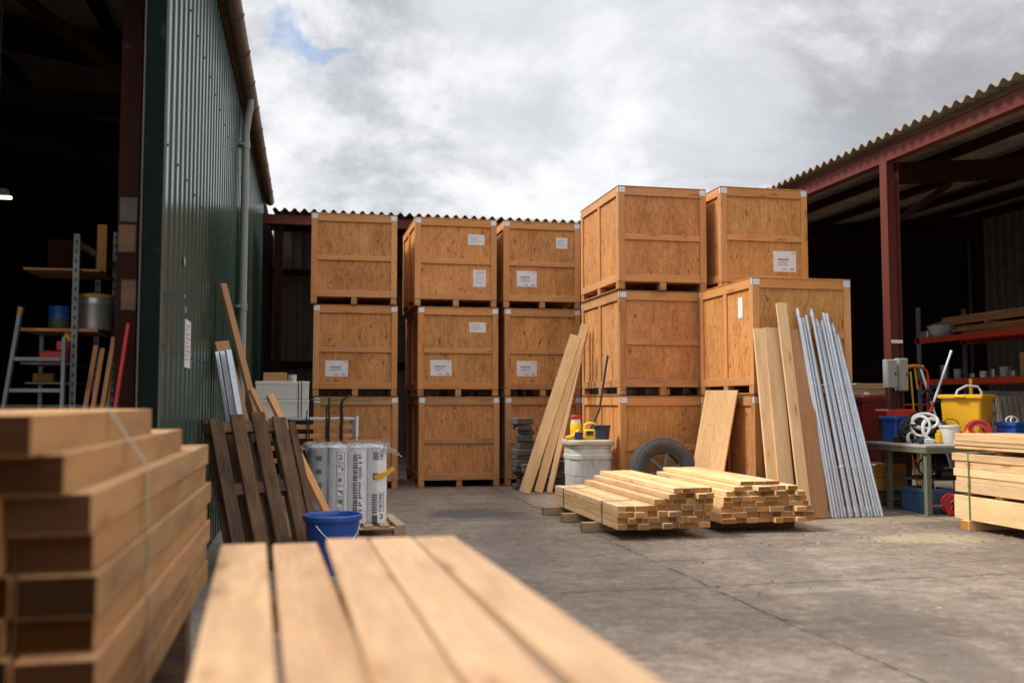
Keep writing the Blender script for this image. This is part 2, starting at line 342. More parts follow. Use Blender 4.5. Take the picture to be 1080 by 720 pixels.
# ------------------------------------------------------------------ mesh builder
AX = {'x': Matrix.Identity(3), 'y': Matrix(((0, 1, 0), (-1, 0, 0), (0, 0, 1))), 'z': Matrix(((0, 0, 1), (0, 1, 0), (-1, 0, 0)))}
class MB:
    def __init__(s):
        s.v = []; s.f = []; s.mi = []; s.g = []; s.r = []; s.sm = []
    def add(s, vs, fs, mi=0, M=None, grain='x', rnd=None, goff=True, smooth=False, mis=None):
        b = len(s.v); A = AX[grain]
        rnd = rng.random() if rnd is None else rnd
        for v in vs:
            v = Vector(v); s.g.append(tuple(A @ v)); s.r.append(rnd)
            s.v.append(tuple(M @ v) if M is not None else tuple(v))
        for i, f in enumerate(fs):
            s.f.append([b + k for k in f]); s.mi.append(mis[i] if mis else mi); s.sm.append(smooth)
    def box(s, c, d, rot=None, bev=.003, grain='x', mi=0, endmi=None, rnd=None, M=None):
        hx, hy, hz = d[0] / 2, d[1] / 2, d[2] / 2
        b = min(bev, hx * .45, hy * .45, hz * .45)
        H = (hx, hy, hz); vs = []; idx = {}
        for sx in (-1, 1):
            for sy in (-1, 1):
                for sz in (-1, 1):
                    S = (sx, sy, sz)
                    for a in range(3):
                        idx[(S, a)] = len(vs)
                        vs.append(tuple(S[k] * (H[k] if k == a else H[k] - b) for k in range(3)))
        fs = []; mis = []
        ga = 'xyz'.index(grain)
        for a in range(3):
            u, w = (a + 1) % 3, (a + 2) % 3
            for sg in (-1, 1):
                q = []
                for (su, sw) in ((-1, -1), (1, -1), (1, 1), (-1, 1)):
                    S = [0, 0, 0]; S[a] = sg; S[u] = su; S[w] = sw
                    q.append(idx[(tuple(S), a)])
                fs.append(q if sg > 0 else q[::-1]); mis.append(endmi if (endmi is not None and a == ga) else mi)
        for a in range(3):                     # edges running along axis a
            u, w = (a + 1) % 3, (a + 2) % 3
            for su in (-1, 1):
                for sw in (-1, 1):
                    S0 = [0, 0, 0]; S0[a] = -1; S0[u] = su; S0[w] = sw; S1 = S0[:]; S1[a] = 1
                    S0 = tuple(S0); S1 = tuple(S1)
                    q = [idx[(S0, u)], idx[(S1, u)], idx[(S1, w)], idx[(S0, w)]]
                    fs.append(q if su * sw < 0 else q[::-1]); mis.append(mi)
        for sx in (-1, 1):
            for sy in (-1, 1):
                for sz in (-1, 1):
                    S = (sx, sy, sz); q = [idx[(S, 0)], idx[(S, 1)], idx[(S, 2)]]
                    fs.append(q if sx * sy * sz > 0 else q[::-1]); mis.append(mi)
        if M is None:
            M = Matrix.Translation(c)
            if rot is not None: M = M @ (rot.to_matrix().to_4x4() if isinstance(rot, Euler) else rot.to_4x4())
        s.add(vs, fs, M=M, grain=grain, mis=mis, rnd=rnd)
        return s
    def cbox(s, x0, x1, y0, y1, z0, z1, **k):
        return s.box(((x0 + x1) / 2, (y0 + y1) / 2, (z0 + z1) / 2), (x1 - x0, y1 - y0, z1 - z0), **k)
    def beam(s, a, b, w, h, up=(0, 0, 1), **k):
        a = Vector(a); b = Vector(b); x = (b - a).normalized(); z = Vector(up); z = (z - x * z.dot(x)).normalized(); y = z.cross(x)
        Mx = Matrix((x, y, z)).transposed().to_4x4(); Mx.translation = (a + b) / 2
        return s.box(None, ((b - a).length, w, h), M=Mx, **k)
    def tube(s, pts, r, n=10, mi=0, cap=True, closed=False):
        pts = [Vector(p) for p in pts]; rs = r if isinstance(r, (list, tuple)) else [r] * len(pts)
        vs = []; fs = []; up = Vector((0, 0, 1)); N = len(pts); prev = None
        for i, p in enumerate(pts):
            if closed: d = pts[(i + 1) % N] - pts[i - 1]
            else: d = pts[min(i + 1, N - 1)] - pts[max(i - 1, 0)]
            d.normalize()
            if prev is None:
                u = d.orthogonal().normalized()
            else:
                u = (prev - d * prev.dot(d)).normalized()
            prev = u; w = d.cross(u)
            for k in range(n):
                a = 2 * math.pi * k / n
                vs.append(p + (u * math.cos(a) + w * math.sin(a)) * rs[i])
        for i in range(N if closed else N - 1):
            j = (i + 1) % N
            for k in range(n):
                fs.append([i * n + k, i * n + (k + 1) % n, j * n + (k + 1) % n, j * n + k])
        if cap and not closed:
            fs.append(list(range(n))[::-1]); fs.append([(N - 1) * n + k for k in range(n)])
        s.add(vs, fs, mi=mi, smooth=True); return s
    def pipe(s, a, b, r, t=.004, n=12, mi=0):     # open hollow tube
        a = Vector(a); b = Vector(b); d = (b - a).normalized(); u = d.orthogonal().normalized(); w = d.cross(u)
        vs = []; fs = []
        for (p, rr) in ((a, r), (b, r), (b, r - t), (a, r - t)):
            for k in range(n):
                an = 2 * math.pi * k / n; vs.append(p + (u * math.cos(an) + w * math.sin(an)) * rr)
        for i in range(4):
            for k in range(n):
                fs.append([i * n + k, i * n + (k + 1) % n, ((i + 1) % 4) * n + (k + 1) % n, ((i + 1) % 4) * n + k])
        s.add(vs, fs, mi=mi, smooth=True); return s
    def lathe(s, prof, n=28, c=(0, 0, 0), M=None, mi=0, sq=None):
        vs = []; fs = []; L = len(prof)
        for (r, z) in prof:
            for k in range(n):
                a = 2 * math.pi * k / n
                vs.append((c[0] + r * math.cos(a), c[1] + r * math.sin(a), c[2] + z))
        for i in range(L - 1):
            for k in range(n):
                fs.append([i * n + k, i * n + (k + 1) % n, (i + 1) * n + (k + 1) % n, (i + 1) * n + k])
        s.add(vs, fs, mi=mi, M=M, smooth=True); return s
    def rtub(s, prof, c=(0, 0, 0), M=None, mi=0, rad=.04, seg=4):
        """rounded-rectangle tub: prof is a list of (half x, half y, z)"""
        vs = []; fs = []
        n = 4 * (seg + 1)
        for (hx, hy, z) in prof:
            r = min(rad, hx * .9, hy * .9)
            for q, (sx, sy) in enumerate(((1, 1), (-1, 1), (-1, -1), (1, -1))):
                for k in range(seg + 1):
                    a = math.pi / 2 * (q + k / seg)
                    vs.append((c[0] + sx * (hx - r) + r * math.cos(a), c[1] + sy * (hy - r) + r * math.sin(a), c[2] + z))
        for i in range(len(prof) - 1):
            for k in range(n):
                fs.append([i * n + k, i * n + (k + 1) % n, (i + 1) * n + (k + 1) % n, (i + 1) * n + k])
        fs.append(list(range(n))[::-1]); fs.append([(len(prof) - 1) * n + k for k in range(n)])
        s.add(vs, fs, mi=mi, M=M); return s
    def corr(s, u, v, n, o, lu, lv, pitch, amp, th, prof='sine', mi=0, nv=2):
        """corrugated sheet: profile runs along u (length lu), extruded along v (lv), amplitude along n"""
        u = Vector(u); v = Vector(v); n = Vector(n); o = Vector(o)
        st = []
        if prof == 'sine':
            N = max(8, int(lu / pitch * 10))
            for i in range(N + 1):
                x = lu * i / N; st.append((x, amp * math.sin(2 * math.pi * x / pitch)))
        else:
            x = 0.
            while x < lu:
                for (dx, h) in ((0, 0), (.46, 0), (.56, 1), (.90, 1)):
                    if x + dx * pitch <= lu: st.append((x + dx * pitch, h * amp))
                x += pitch
        vs = []; fs = []; K = len(st)
        for side in (0, 1):
            for j in range(nv):
                for (x, h) in st:
                    vs.append(o + u * x + v * (lv * j / (nv - 1)) + n * (h - th * side))
        id = lambda sd, j, i: sd * nv * K + j * K + i
        for j in range(nv - 1):
            for i in range(K - 1):
                fs.append([id(0, j, i), id(0, j, i + 1), id(0, j + 1, i + 1), id(0, j + 1, i)])
                fs.append([id(1, j, i), id(1, j + 1, i), id(1, j + 1, i + 1), id(1, j, i + 1)])
        for i in range(K - 1):
            fs.append([id(0, 0, i), id(1, 0, i), id(1, 0, i + 1), id(0, 0, i + 1)])
            fs.append([id(0, nv - 1, i), id(0, nv - 1, i + 1), id(1, nv - 1, i + 1), id(1, nv - 1, i)])
        for i in (0, K - 1):
            for j in range(nv - 1):
                fs.append([id(0, j, i), id(0, j + 1, i), id(1, j + 1, i), id(1, j, i)])
        s.add(vs, fs, mi=mi, smooth=(prof == 'sine')); return s
    def build(s, name, mats, parent=None, loc=None, smooth_angle=40):
        me = bpy.data.meshes.new(name); me.from_pydata(s.v, [], s.f)
        mats = mats if isinstance(mats, (list, tuple)) else [mats]
        for m in mats: me.materials.append(MATS[m])
        a = me.attributes.new('gco', 'FLOAT_VECTOR', 'POINT'); a.data.foreach_set('vector', [k for g in s.g for k in g])
        a = me.attributes.new('rnd', 'FLOAT', 'POINT'); a.data.foreach_set('value', s.r)
        me.polygons.foreach_set('material_index', s.mi)
        me.polygons.foreach_set('use_smooth', s.sm)
        bm = bmesh.new(); bm.from_mesh(me); bmesh.ops.recalc_face_normals(bm, faces=bm.faces)
        for e in bm.edges:
            if len(e.link_faces) == 2 and e.calc_face_angle(0) > R(smooth_angle): e.smooth = False
        bm.to_mesh(me); bm.free(); me.update()
        o = bpy.data.objects.new(name, me); COL.objects.link(o)
        if parent is not None: o.parent = parent
        if loc is not None: o.location = loc
        return o

def tag(o, label, cat, group=None, kind=None):
    if label: o['label'] = label
    if cat: o['category'] = cat
    if group: o['group'] = group
    if kind: o['kind'] = kind
    return o
def thing(name, label, cat, loc=(0, 0, 0), rz=0., group=None):
    o = bpy.data.objects.new(name, None); COL.objects.link(o)
    o.location = loc; o.rotation_euler = (0, 0, rz); o.empty_display_size = .1
    return tag(o, label, cat, group)
ORD = ['first', 'second', 'third', 'fourth', 'fifth', 'sixth', 'seventh', 'eighth', 'ninth', 'tenth', 'eleventh', 'twelfth', 'thirteenth', 'fourteenth', 'fifteenth', 'sixteenth', 'seventeenth', 'eighteenth', 'nineteenth', 'twentieth', 'twenty-first', 'twenty-second', 'twenty-third', 'twenty-fourth']

def board_mesh(L, w, h, bev=.003, warp=True):
    """board along local x, several segments with slight bow"""
    b = MB(); b.box((0, 0, 0), (L, w, h), bev=bev, grain='x', endmi=1)
    if warp:
        k = rng.uniform(-.004, .004); k2 = rng.uniform(-.02, .02)
    return b
def axes_matrix(a, b, n):
    a = Vector(a); b = Vector(b); x = (b - a).normalized(); z = Vector(n); z = (z - x * z.dot(x)).normalized(); y = z.cross(x)
    M = Matrix((x, y, z)).transposed().to_4x4(); M.translation = (a + b) / 2
    return M, (b - a).length
def ground_lift(o):
    z = min((o.matrix_basis @ v.co).z for v in o.data.vertices)
    o.location.z -= z - .001
def lean_board(name, base, top, n, w, h, mats, label, cat, group=None, lift=True):
    M, L = axes_matrix(base, top, n)
    o = board_mesh(L, w, h).build(name, mats)
    o.matrix_basis = M
    if lift: ground_lift(o)
    return tag(o, label, cat, group)
# ================================================================== CAMERA, WORLD, SUN
cam = bpy.data.cameras.new('camera'); camo = bpy.data.objects.new('camera', cam); COL.objects.link(camo)
scene.camera = camo
camo.location = (0, 0, 1.4)
camo.rotation_euler = (R(90 + 3.662), 0, R(-12.165))
cam.sensor_width = 36; cam.lens = 36 * 1000 / 1080; cam.clip_end = 500; cam.clip_start = .05
cam.dof.use_dof = True; cam.dof.focus_distance = 11.8; cam.dof.aperture_fstop = 1.2

sun_dir = Vector((-.62, .06, .78)).normalized()
sl = bpy.data.lights.new('sun', 'SUN'); sl.energy = 3.4; sl.angle = R(12); sl.color = (1, .965, .91)
so = bpy.data.objects.new('sun', sl); COL.objects.link(so); so.rotation_euler = (-sun_dir).to_track_quat('-Z', 'Y').to_euler(); so.location = (-8, -4, 12)

w = bpy.data.worlds.new('World'); scene.world = w; w.use_nodes = True
t = NT(w.node_tree)
d = t.n('ShaderNodeTexCoord').outputs['Generated']
sky = t.n('ShaderNodeTexSky', sky_type='NISHITA', sun_disc=False, sun_elevation=math.asin(sun_dir.z), sun_rotation=math.atan2(sun_dir.x, sun_dir.y))
dx, dy, dz = t.xyz(d)
up = t.math('MAXIMUM', dz, 0.)
k = t.math('DIVIDE', 1.35, t.math('ADD', up, .42))
pl = t.comb(t.math('MULTIPLY', dx, k), t.math('MULTIPLY', dy, k), 0.)
n1 = t.noise(t.vm('ADD', pl, (4.15, .35, 0)), 1.9, 9, .62, .25)
n2 = t.noise(t.vm('ADD', pl, (2.3, 7.7, 1.)), .62, 4, .5, .2)
n3 = t.noise(t.vm('ADD', pl, (6.3, 1.7, 2.)), 5.0, 7, .6, .3)
dens = t.math('ADD', t.math('MULTIPLY', n1, .60), t.math('ADD', t.math('MULTIPLY', n2, .20), t.math('MULTIPLY', n3, .20)))
cl = t.ramp(dens, [(.415, (.95, .955, .97)), (.465, (.81, .815, .83)), (.515, (.58, .59, .61)), (.585, (.37, .38, .405))])
# one heavier bank of cloud towards the north-east, a thin brighter region above the crates
def lobe(v, lo, hi):
    dt = t.vm('DOT_PRODUCT', t.vm('NORMALIZE', d), Vector(v).normalized())
    return t.mr(t.math('ADD', dt, t.math('MULTIPLY_ADD', n1, .12, -.06)), lo, hi, 0., 1., True)
cl = t.mix(t.math('MULTIPLY', lobe((.56, .72, .43), .968, .998), .7), cl, (.38, .38, .40, 1))
cl = t.mix(t.math('MULTIPLY', lobe((.30, .90, .33), .985, 1.0), .5), cl, (.90, .91, .925, 1))
cl = t.mix(t.math('MULTIPLY', lobe((.37, .93, .17), .985, 1.0), .3), cl, (.62, .635, .665, 1))
blue = t.mix(.55, sky.outputs[0], (2.6, 4.6, 8.2, 1))
gd = t.math('ADD', t.vm('DOT_PRODUCT', t.vm('NORMALIZE', d), Vector((-.005, .929, .369)).normalized()), t.math('MULTIPLY_ADD', n1, .012, -.006))
gap = t.math('MULTIPLY', t.mr(gd, .9986, 1.0002, 0., .8, True), t.mr(n3, .48, .55, 0., 1., True))
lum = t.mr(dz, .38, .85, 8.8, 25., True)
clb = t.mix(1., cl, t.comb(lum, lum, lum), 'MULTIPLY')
clb = t.mix(.06, clb, sky.outputs[0])
skyc = t.mix(t.math('MULTIPLY', gap, .8), clb, blue)
skyc = t.mix(t.mr(dz, -.02, -.06), skyc, (1.6, 1.5, 1.4, 1))
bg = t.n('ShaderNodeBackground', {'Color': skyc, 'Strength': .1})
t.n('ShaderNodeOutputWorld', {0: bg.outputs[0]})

scene.view_settings.view_transform = 'Standard'; scene.view_settings.look = 'None'
scene.view_settings.exposure = .36; scene.view_settings.gamma = 1.; scene.view_settings.use_curve_mapping = False
scene.render.engine = 'CYCLES'
scene.cycles.use_denoising = True
try: scene.cycles.denoiser = 'OPENIMAGEDENOISE'
except Exception: pass
scene.cycles.max_bounces = 8; scene.cycles.diffuse_bounces = 4; scene.cycles.glossy_bounces = 3
scene.cycles.sample_clamp_indirect = 6.

# ================================================================== GROUND
b = MB(); b.add([(-120, -60, 0), (120, -60, 0), (120, 200, 0), (-120, 200, 0)], [[0, 1, 2, 3]])
g = b.build('yard_ground', 'yard_concrete'); tag(g, 'worn grey brown concrete yard with slab joints and stains', 'ground', kind='structure')

# ================================================================== LEFT SHED
WX = -.9; YC = 6.12; YE = 19.25
shed = thing('metal_shed', 'dark green corrugated metal shed with open front and roof gutter', 'shed', (WX, YC, 0))
def L(x, y, z): return (x - WX, y - YC, z)
b = MB(); b.corr((0, 1, 0), (0, 0, 1), (1, 0, 0), L(WX - .035, YC + .05, .02), YE - YC - .05, 5.3, .25, .035, .004, prof='trap')
for z_ in (.45, 1.75, 3.05, 4.35, 5.15):
    y_ = .05 + .25 * .73
    while y_ < YE - YC: b.tube([(.0, y_, z_ + .004 * math.sin(y_ * 7)), (.0075, y_, z_ + .004 * math.sin(y_ * 7))], .009, 6); y_ += .5
b.build('cladding', 'green_cladding', shed)
b = MB(); b.cbox(-.105, .012, -.012, .06, 0, 5.34, bev=.004); b.build('corner_trim', 'trim_green', shed)
b = MB(); b.cbox(-.115, -.108, -.02, .05, 0, 5.34, bev=.001); b.cbox(.0125, .0155, -.014, .045, 0, 5.34, bev=.001); b.build('edge_flashing', 'interior_sheet', shed)
# inner lining and far walls keep the inside dark
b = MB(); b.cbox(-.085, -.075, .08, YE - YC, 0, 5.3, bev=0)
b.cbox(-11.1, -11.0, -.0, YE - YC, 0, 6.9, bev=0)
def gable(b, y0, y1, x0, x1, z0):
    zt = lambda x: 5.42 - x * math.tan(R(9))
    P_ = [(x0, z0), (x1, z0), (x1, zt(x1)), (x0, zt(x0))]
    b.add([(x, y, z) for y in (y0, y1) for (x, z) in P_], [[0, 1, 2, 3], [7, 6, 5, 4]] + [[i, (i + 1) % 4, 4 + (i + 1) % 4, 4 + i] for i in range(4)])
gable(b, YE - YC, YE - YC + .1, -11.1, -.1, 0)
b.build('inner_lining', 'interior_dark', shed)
b = MB(); gable(b, .0, .08, -11.0, -.13, 4.15); b.cbox(-11.0, -2.3, .0, .08, 0, 4.149, bev=0); b.build('added_gable_blocker', 'trim_green', shed)  # unseen front wall and header, added to keep sky light out of the shed
# column just inside the opening
b = MB()
cx, cy = -1.165 - WX, 6.62 - YC
b.cbox(cx - .065, cx + .065, cy - .07, cy - .058, 0, 5.2, bev=.002); b.cbox(cx - .065, cx + .065, cy + .058, cy + .07, 0, 5.2, bev=.002); b.cbox(cx - .004, cx + .004, cy - .056, cy + .056, 0, 5.2, bev=.001)
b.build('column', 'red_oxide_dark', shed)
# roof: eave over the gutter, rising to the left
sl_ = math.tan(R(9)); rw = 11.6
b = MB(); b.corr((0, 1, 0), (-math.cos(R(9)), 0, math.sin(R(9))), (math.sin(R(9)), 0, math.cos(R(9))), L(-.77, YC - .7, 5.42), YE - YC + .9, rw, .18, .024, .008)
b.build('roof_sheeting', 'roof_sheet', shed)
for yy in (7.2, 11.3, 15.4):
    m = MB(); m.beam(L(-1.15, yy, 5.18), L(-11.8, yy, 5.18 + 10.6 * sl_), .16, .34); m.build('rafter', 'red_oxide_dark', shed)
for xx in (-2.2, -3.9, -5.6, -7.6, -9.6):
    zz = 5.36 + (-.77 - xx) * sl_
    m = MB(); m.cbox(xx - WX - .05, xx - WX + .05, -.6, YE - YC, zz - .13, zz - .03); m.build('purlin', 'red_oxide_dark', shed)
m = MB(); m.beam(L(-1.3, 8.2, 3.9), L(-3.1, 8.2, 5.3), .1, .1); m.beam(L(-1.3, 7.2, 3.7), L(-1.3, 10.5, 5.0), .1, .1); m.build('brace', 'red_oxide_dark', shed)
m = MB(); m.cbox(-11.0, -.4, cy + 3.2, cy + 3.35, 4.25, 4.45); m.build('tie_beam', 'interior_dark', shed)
# gutter with brackets, fascia, downpipe
m = MB()
gx = -.78 - WX; gz = 5.40
pr = [(gx + .085 * math.cos(a), gz + .085 * math.sin(a)) for a in [math.pi + math.pi * i / 10 for i in range(11)]]
pi_ = [(gx + .078 * math.cos(a), gz + .078 * math.sin(a)) for a in [math.pi + math.pi * i / 10 for i in range(11)]]
vs = []; fs = []
for y in (-.75, YE - YC + .1):
    for (x, z) in pr + pi_[::-1]: vs.append((x, y, z))
n_ = len(pr) * 2
for i in range(n_): fs.append([i, (i + 1) % n_, n_ + (i + 1) % n_, n_ + i])
fs.append(list(range(n_))); fs.append(list(range(n_, 2 * n_)))
m.add(vs, fs, smooth=True)
gut = m.build('gutter', 'gutter_brown', shed)
y = -.4
while y < YE - YC:
    m = MB(); pts = [(gx + .093 * math.cos(a), y, gz + .093 * math.sin(a)) for a in [math.pi + math.pi * i / 10 for i in range(11)]]
    for i in range(10): m.beam(pts[i], pts[i + 1], .035, .006, up=Vector(pts[i]) - Vector((gx, y, gz)), bev=.001)
    m.build('gutter_bracket', 'gutter_brown', gut); y += 1.05
m = MB(); m.cbox(.0, .012, -.7, YE - YC, 5.325, 5.46); m.build('fascia', 'red_oxide', shed)
m = MB(); px, py_ = .075, 12.55 - YC
m.tube([(gx, py_, gz - .07), (gx, py_, gz - .2), (gx - .015, py_, gz - .26), (px + .01, py_, gz - .42), (px, py_, gz - .5), (px, py_, gz - .6), (px, py_, .12), (px + .02, py_ - .0, .05)], .05, 16)
dp = m.build('downpipe', 'pipe_grey', shed)
for z in (4.72, 2.62, .9):
    m = MB(); m.tube([(px, py_, z - .05), (px, py_, z + .05)], .058, 16); m.cbox(.0, .07, py_ - .075, py_ + .075, z - .015, z + .015); m.build('pipe_collar', 'pipe_grey', dp)
# taped paper patches on the column
m = MB(); m.cbox(cx - .05, cx + .055, cy - .0735, cy - .071, 2.58, 2.74, bev=.0005); m.build('paper_patch', 'stone_grey', shed)
m = MB(); m.cbox(cx - .055, cx + .05, cy - .0735, cy - .071, 2.38, 2.56, bev=.0005); m.build('paper_patch', 'pallet_wood', shed)
m = MB(); m.cbox(cx - .03, cx + .06, cy - .0735, cy - .071, 2.0, 2.2, bev=.0005); m.build('paper_patch', 'pallet_wood', shed)
# white notice on the wall
nb = thing('wall_notice', 'narrow white paper notice stuck on the green corrugated wall', 'notice', (WX + .003, 7.55, 1.66))
m = MB(); m.cbox(.0, .004, -.17, .17, 0, .36, bev=.001); m.build('sheet', 'paper', nb)
m = MB()
for i in range(9): m.cbox(.0042, .0052, -.13, rng.uniform(.0, .13), .31 - i * .032, .318 - i * .032 + .006, bev=0)
m.build('print', 'ink_soft', nb)
m = MB()
for i in range(3):
    y0 = rng.uniform(-.2, .15); z0 = rng.uniform(.4, .75); m.cbox(.0, .003, y0, y0 + rng.uniform(.01, .03), z0, z0 + rng.uniform(.02, .06), bev=.0005)
o = m.build('paper_scrap', 'paper'); o.location = (WX + .003, 7.45, 1.66); tag(o, 'torn white paper scraps left on green wall above the notice', 'paper scrap')

# fluorescent lamp inside
lm = thing('strip_lamp', 'lit fluorescent strip lamp hanging in the dark left shed', 'lamp', (-2.40, 8.0, 2.99))
m = MB(); m.tube([(-.6, 0, 0), (.115, 0, .006)], .013, 10); m.build('tube', 'lamp_tube', lm)
m = MB(); m.cbox(-.62, .09, -.04, .04, .022, .07); m.tube([(-.3, 0, .07), (-.3, 0, 2.4)], .006, 6); m.tube([(.0, 0, .07), (.0, 0, 2.35)], .006, 6); m.build('fitting', 'interior_sheet', lm)

# ================================================================== BACK SHED
BY = 19.2
bs = thing('rear_shed', 'open fronted rear shed with wavy corrugated roof behind the crates', 'shed', (0, BY, 0))
m = MB(); m.corr((1, 0, 0), (0, math.cos(R(7)), math.sin(R(7))), (0, -math.sin(R(7)), math.cos(R(7))), (-.72, -.12, 5.20), 11.2, 6.4, .19, .038, .012)
m.build('roof_sheeting', 'roof_sheet', bs)
m = MB(); m.cbox(-.9, 9.6, -.02, .08, 4.93, 5.12); m.build('fascia_beam', 'red_oxide', bs)
m = MB(); m.corr((1, 0, 0), (0, 0, 1), (0, -1, 0), (-.9, 5.4, 0), 11.5, 6., .25, .035, .01, prof='trap'); m.build('back_cladding', 'interior_sheet', bs)
m = MB(); m.cbox(-1.0, -.9, .0, 5.5, 0, 5.6, bev=0); m.build('side_wall', 'interior_dark', bs)
m = MB(); m.cbox(-.9, 10, 5.2, 5.3, 2.25, 2.42); m.cbox(-.9, 10, 5.2, 5.3, 4.6, 4.75); m.build('girt', 'red_oxide_dark', bs)
for xx in (-.6, 3.2, 8.6):
    m = MB(); m.cbox(xx - .08, xx + .08, .1, .26, 0, 4.93); m.build('post', 'red_oxide_dark', bs)
for yy in (1.6, 3.4):
    m = MB(); m.cbox(-.9, 9.6, yy, yy + .1, 5.0 + yy * .12, 5.13 + yy * .12); m.build('purlin', 'red_oxide_dark', bs)

# ================================================================== RIGHT SHED
RX = 8.0
rs = thing('open_side_shed', 'open sided shed with red steel frame and ribbed sheet roof', 'shed', (RX, 6, 0))
a6 = R(5)
m = MB(); m.corr((0, 1, 0), (math.cos(a6), 0, math.sin(a6)), (-math.sin(a6), 0, math.cos(a6)), (0, -4.5, 5.2), 18.6, 7.4, .21, .034, .012)
m.build('roof_sheeting', 'roof_sheet', rs)
m = MB(); m.cbox(.16, .30, -4.4, 13.4, 4.88, 4.892); m.cbox(.16, .30, -4.4, 13.4, 5.085, 5.097); m.cbox(.175, .187, -4.4, 13.4, 4.893, 5.084); m.build('eave_beam', 'red_oxide', rs)
for yy in (-1.5, 6.15, 13.2):
    m = MB(); cx_, cy_ = .23, yy
    m.cbox(cx_ - .1, cx_ - .088, cy_ - .085, cy_ + .085, 0, 4.88, bev=.002); m.cbox(cx_ + .088, cx_ + .1, cy_ - .085, cy_ + .085, 0, 4.88, bev=.002); m.cbox(cx_ - .087, cx_ + .087, cy_ - .006, cy_ + .006, 0, 4.88, bev=.001)
    m.cbox(cx_ - .16, cx_ + .16, cy_ - .15, cy_ + .15, .0, .02)
    m.build('column', 'red_oxide', rs)
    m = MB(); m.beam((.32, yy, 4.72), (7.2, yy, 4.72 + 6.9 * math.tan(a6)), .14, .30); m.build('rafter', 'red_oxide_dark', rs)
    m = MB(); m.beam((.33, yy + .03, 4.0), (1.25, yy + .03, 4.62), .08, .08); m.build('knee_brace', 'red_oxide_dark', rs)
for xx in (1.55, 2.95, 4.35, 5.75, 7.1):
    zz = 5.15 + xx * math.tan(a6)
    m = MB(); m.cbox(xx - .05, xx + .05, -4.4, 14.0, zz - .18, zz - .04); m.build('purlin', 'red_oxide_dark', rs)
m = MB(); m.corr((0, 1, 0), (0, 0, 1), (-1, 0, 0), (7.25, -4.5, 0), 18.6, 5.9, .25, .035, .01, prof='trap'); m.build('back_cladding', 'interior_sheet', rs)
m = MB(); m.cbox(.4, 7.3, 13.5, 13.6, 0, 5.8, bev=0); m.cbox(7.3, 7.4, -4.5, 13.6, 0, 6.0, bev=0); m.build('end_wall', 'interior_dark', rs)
for yy in (1., 5., 9., 13.):
    m = MB(); m.cbox(7.0, 7.2, yy - .1, yy + .1, 0, 5.7); m.build('wall_post', 'red_oxide_dark', rs)
# electrical boxes strapped to the column
def elec(name, label, x, y, z, sx, sy, sz, n):
    e = thing(name, label, 'junction box', (x, y, z))
    m = MB(); m.cbox(-sx / 2, sx / 2, -sy, 0, 0, sz, bev=.008); m.build('housing', 'box_grey', e)
    m = MB(); m.cbox(-sx / 2 + .012, sx / 2 - .012, -sy - .012, -sy - .001, .012, sz - .012, bev=.004); m.build('door', 'box_grey', e)
    m = MB(); m.cbox(sx / 2 - .05, sx / 2 - .03, -sy - .02, -sy - .0125, sz * .45, sz * .55, bev=.002); m.build('latch', 'black_plastic', e)
    m = MB()
    for i in range(n): m.tube([(-sx / 3 + i * .06, -sy / 2, .0), (-sx / 3 + i * .06, -sy / 2, -.1), (-sx / 3 + i * .05 + .03, -sy / 2 + .03, -.4), (-sx / 4 + .02 * i, -sy / 2 + .03, -.75)], .012, 8)
    m.build('cable', 'black_rubber', e)
elec('junction_box', 'wide grey electrical box fixed on left of red column', 8.03, 12.0, 1.60, .17, .10, .40, 3)
elec('junction_box', 'narrow grey electrical box fixed on front of red column', 8.235, 12.04, 1.56, .16, .10, .46, 2)
m = MB(); m.cbox(-.09, .09, -.004, 0, 0, .05, bev=.001); o = m.build('rating_plate', 'paper'); o.location = (8.23, 12.06, 2.24); tag(o, 'small white plate fixed across red column above electrical boxes', 'plate')
# ================================================================== CRATES
def add_label(parent, x, z, w_, h_, y, style=0):
    """paper on the front face (faces -y); x,z = centre"""
    m = MB(); m.box((x, y - .0015, z), (w_, .003, h_), rot=Euler((0, rng.uniform(-.012, .012), 0)), bev=.0005)
    p = m.build('paper_label', 'paper', parent)
    m = MB(); yy = y - .0042
    def ln(x0, x1, zc, t): m.cbox(x0, x1, yy, yy + .001, zc - t / 2, zc + t / 2, bev=0)
    if style == 0:      # document with centred heading, small code block at the lower right corner
        l = x - w_ * .30
        while l < x + w_ * .16:
            e = l + rng.uniform(.012, .035); ln(l, e, z + h_ * .10, h_ * .075); l = e + .007
        for k in range(3): ln(x - w_ * .30, x + w_ * rng.uniform(.0, .2), z - h_ * (.02 + .07 * k), h_ * .018)
        ln(x - w_ * .12, x + w_ * .06, z - h_ * .38, h_ * .035)
        for i in range(5): ln(x + w_ * (.24 + .035 * i), x + w_ * (.262 + .035 * i), z - h_ * .37 + rng.uniform(-.01, .01), h_ * rng.uniform(.06, .13))
        ln(x + w_ * .3, x + w_ * .44, z + h_ * .40, h_ * .03)
    elif style == 1:    # lines
        for k in range(4): ln(x - w_ * .4, x + w_ * rng.uniform(-.05, .4), z + h_ * (.25 - .17 * k), h_ * .04)
    elif style == 2:    # portrait with bold head
        l = x - w_ * .22
        while l < x + w_ * .34:
            e = l + rng.uniform(.01, .025); ln(l, e, z + h_ * .36, h_ * .08); l = e + .006
        for k in range(6): ln(x - w_ * .35, x + w_ * rng.uniform(.05, .36), z + h_ * (.2 - .1 * k), h_ * .014)
    m.build('print', 'ink' if style == 0 else 'ink_soft', p)
    return p

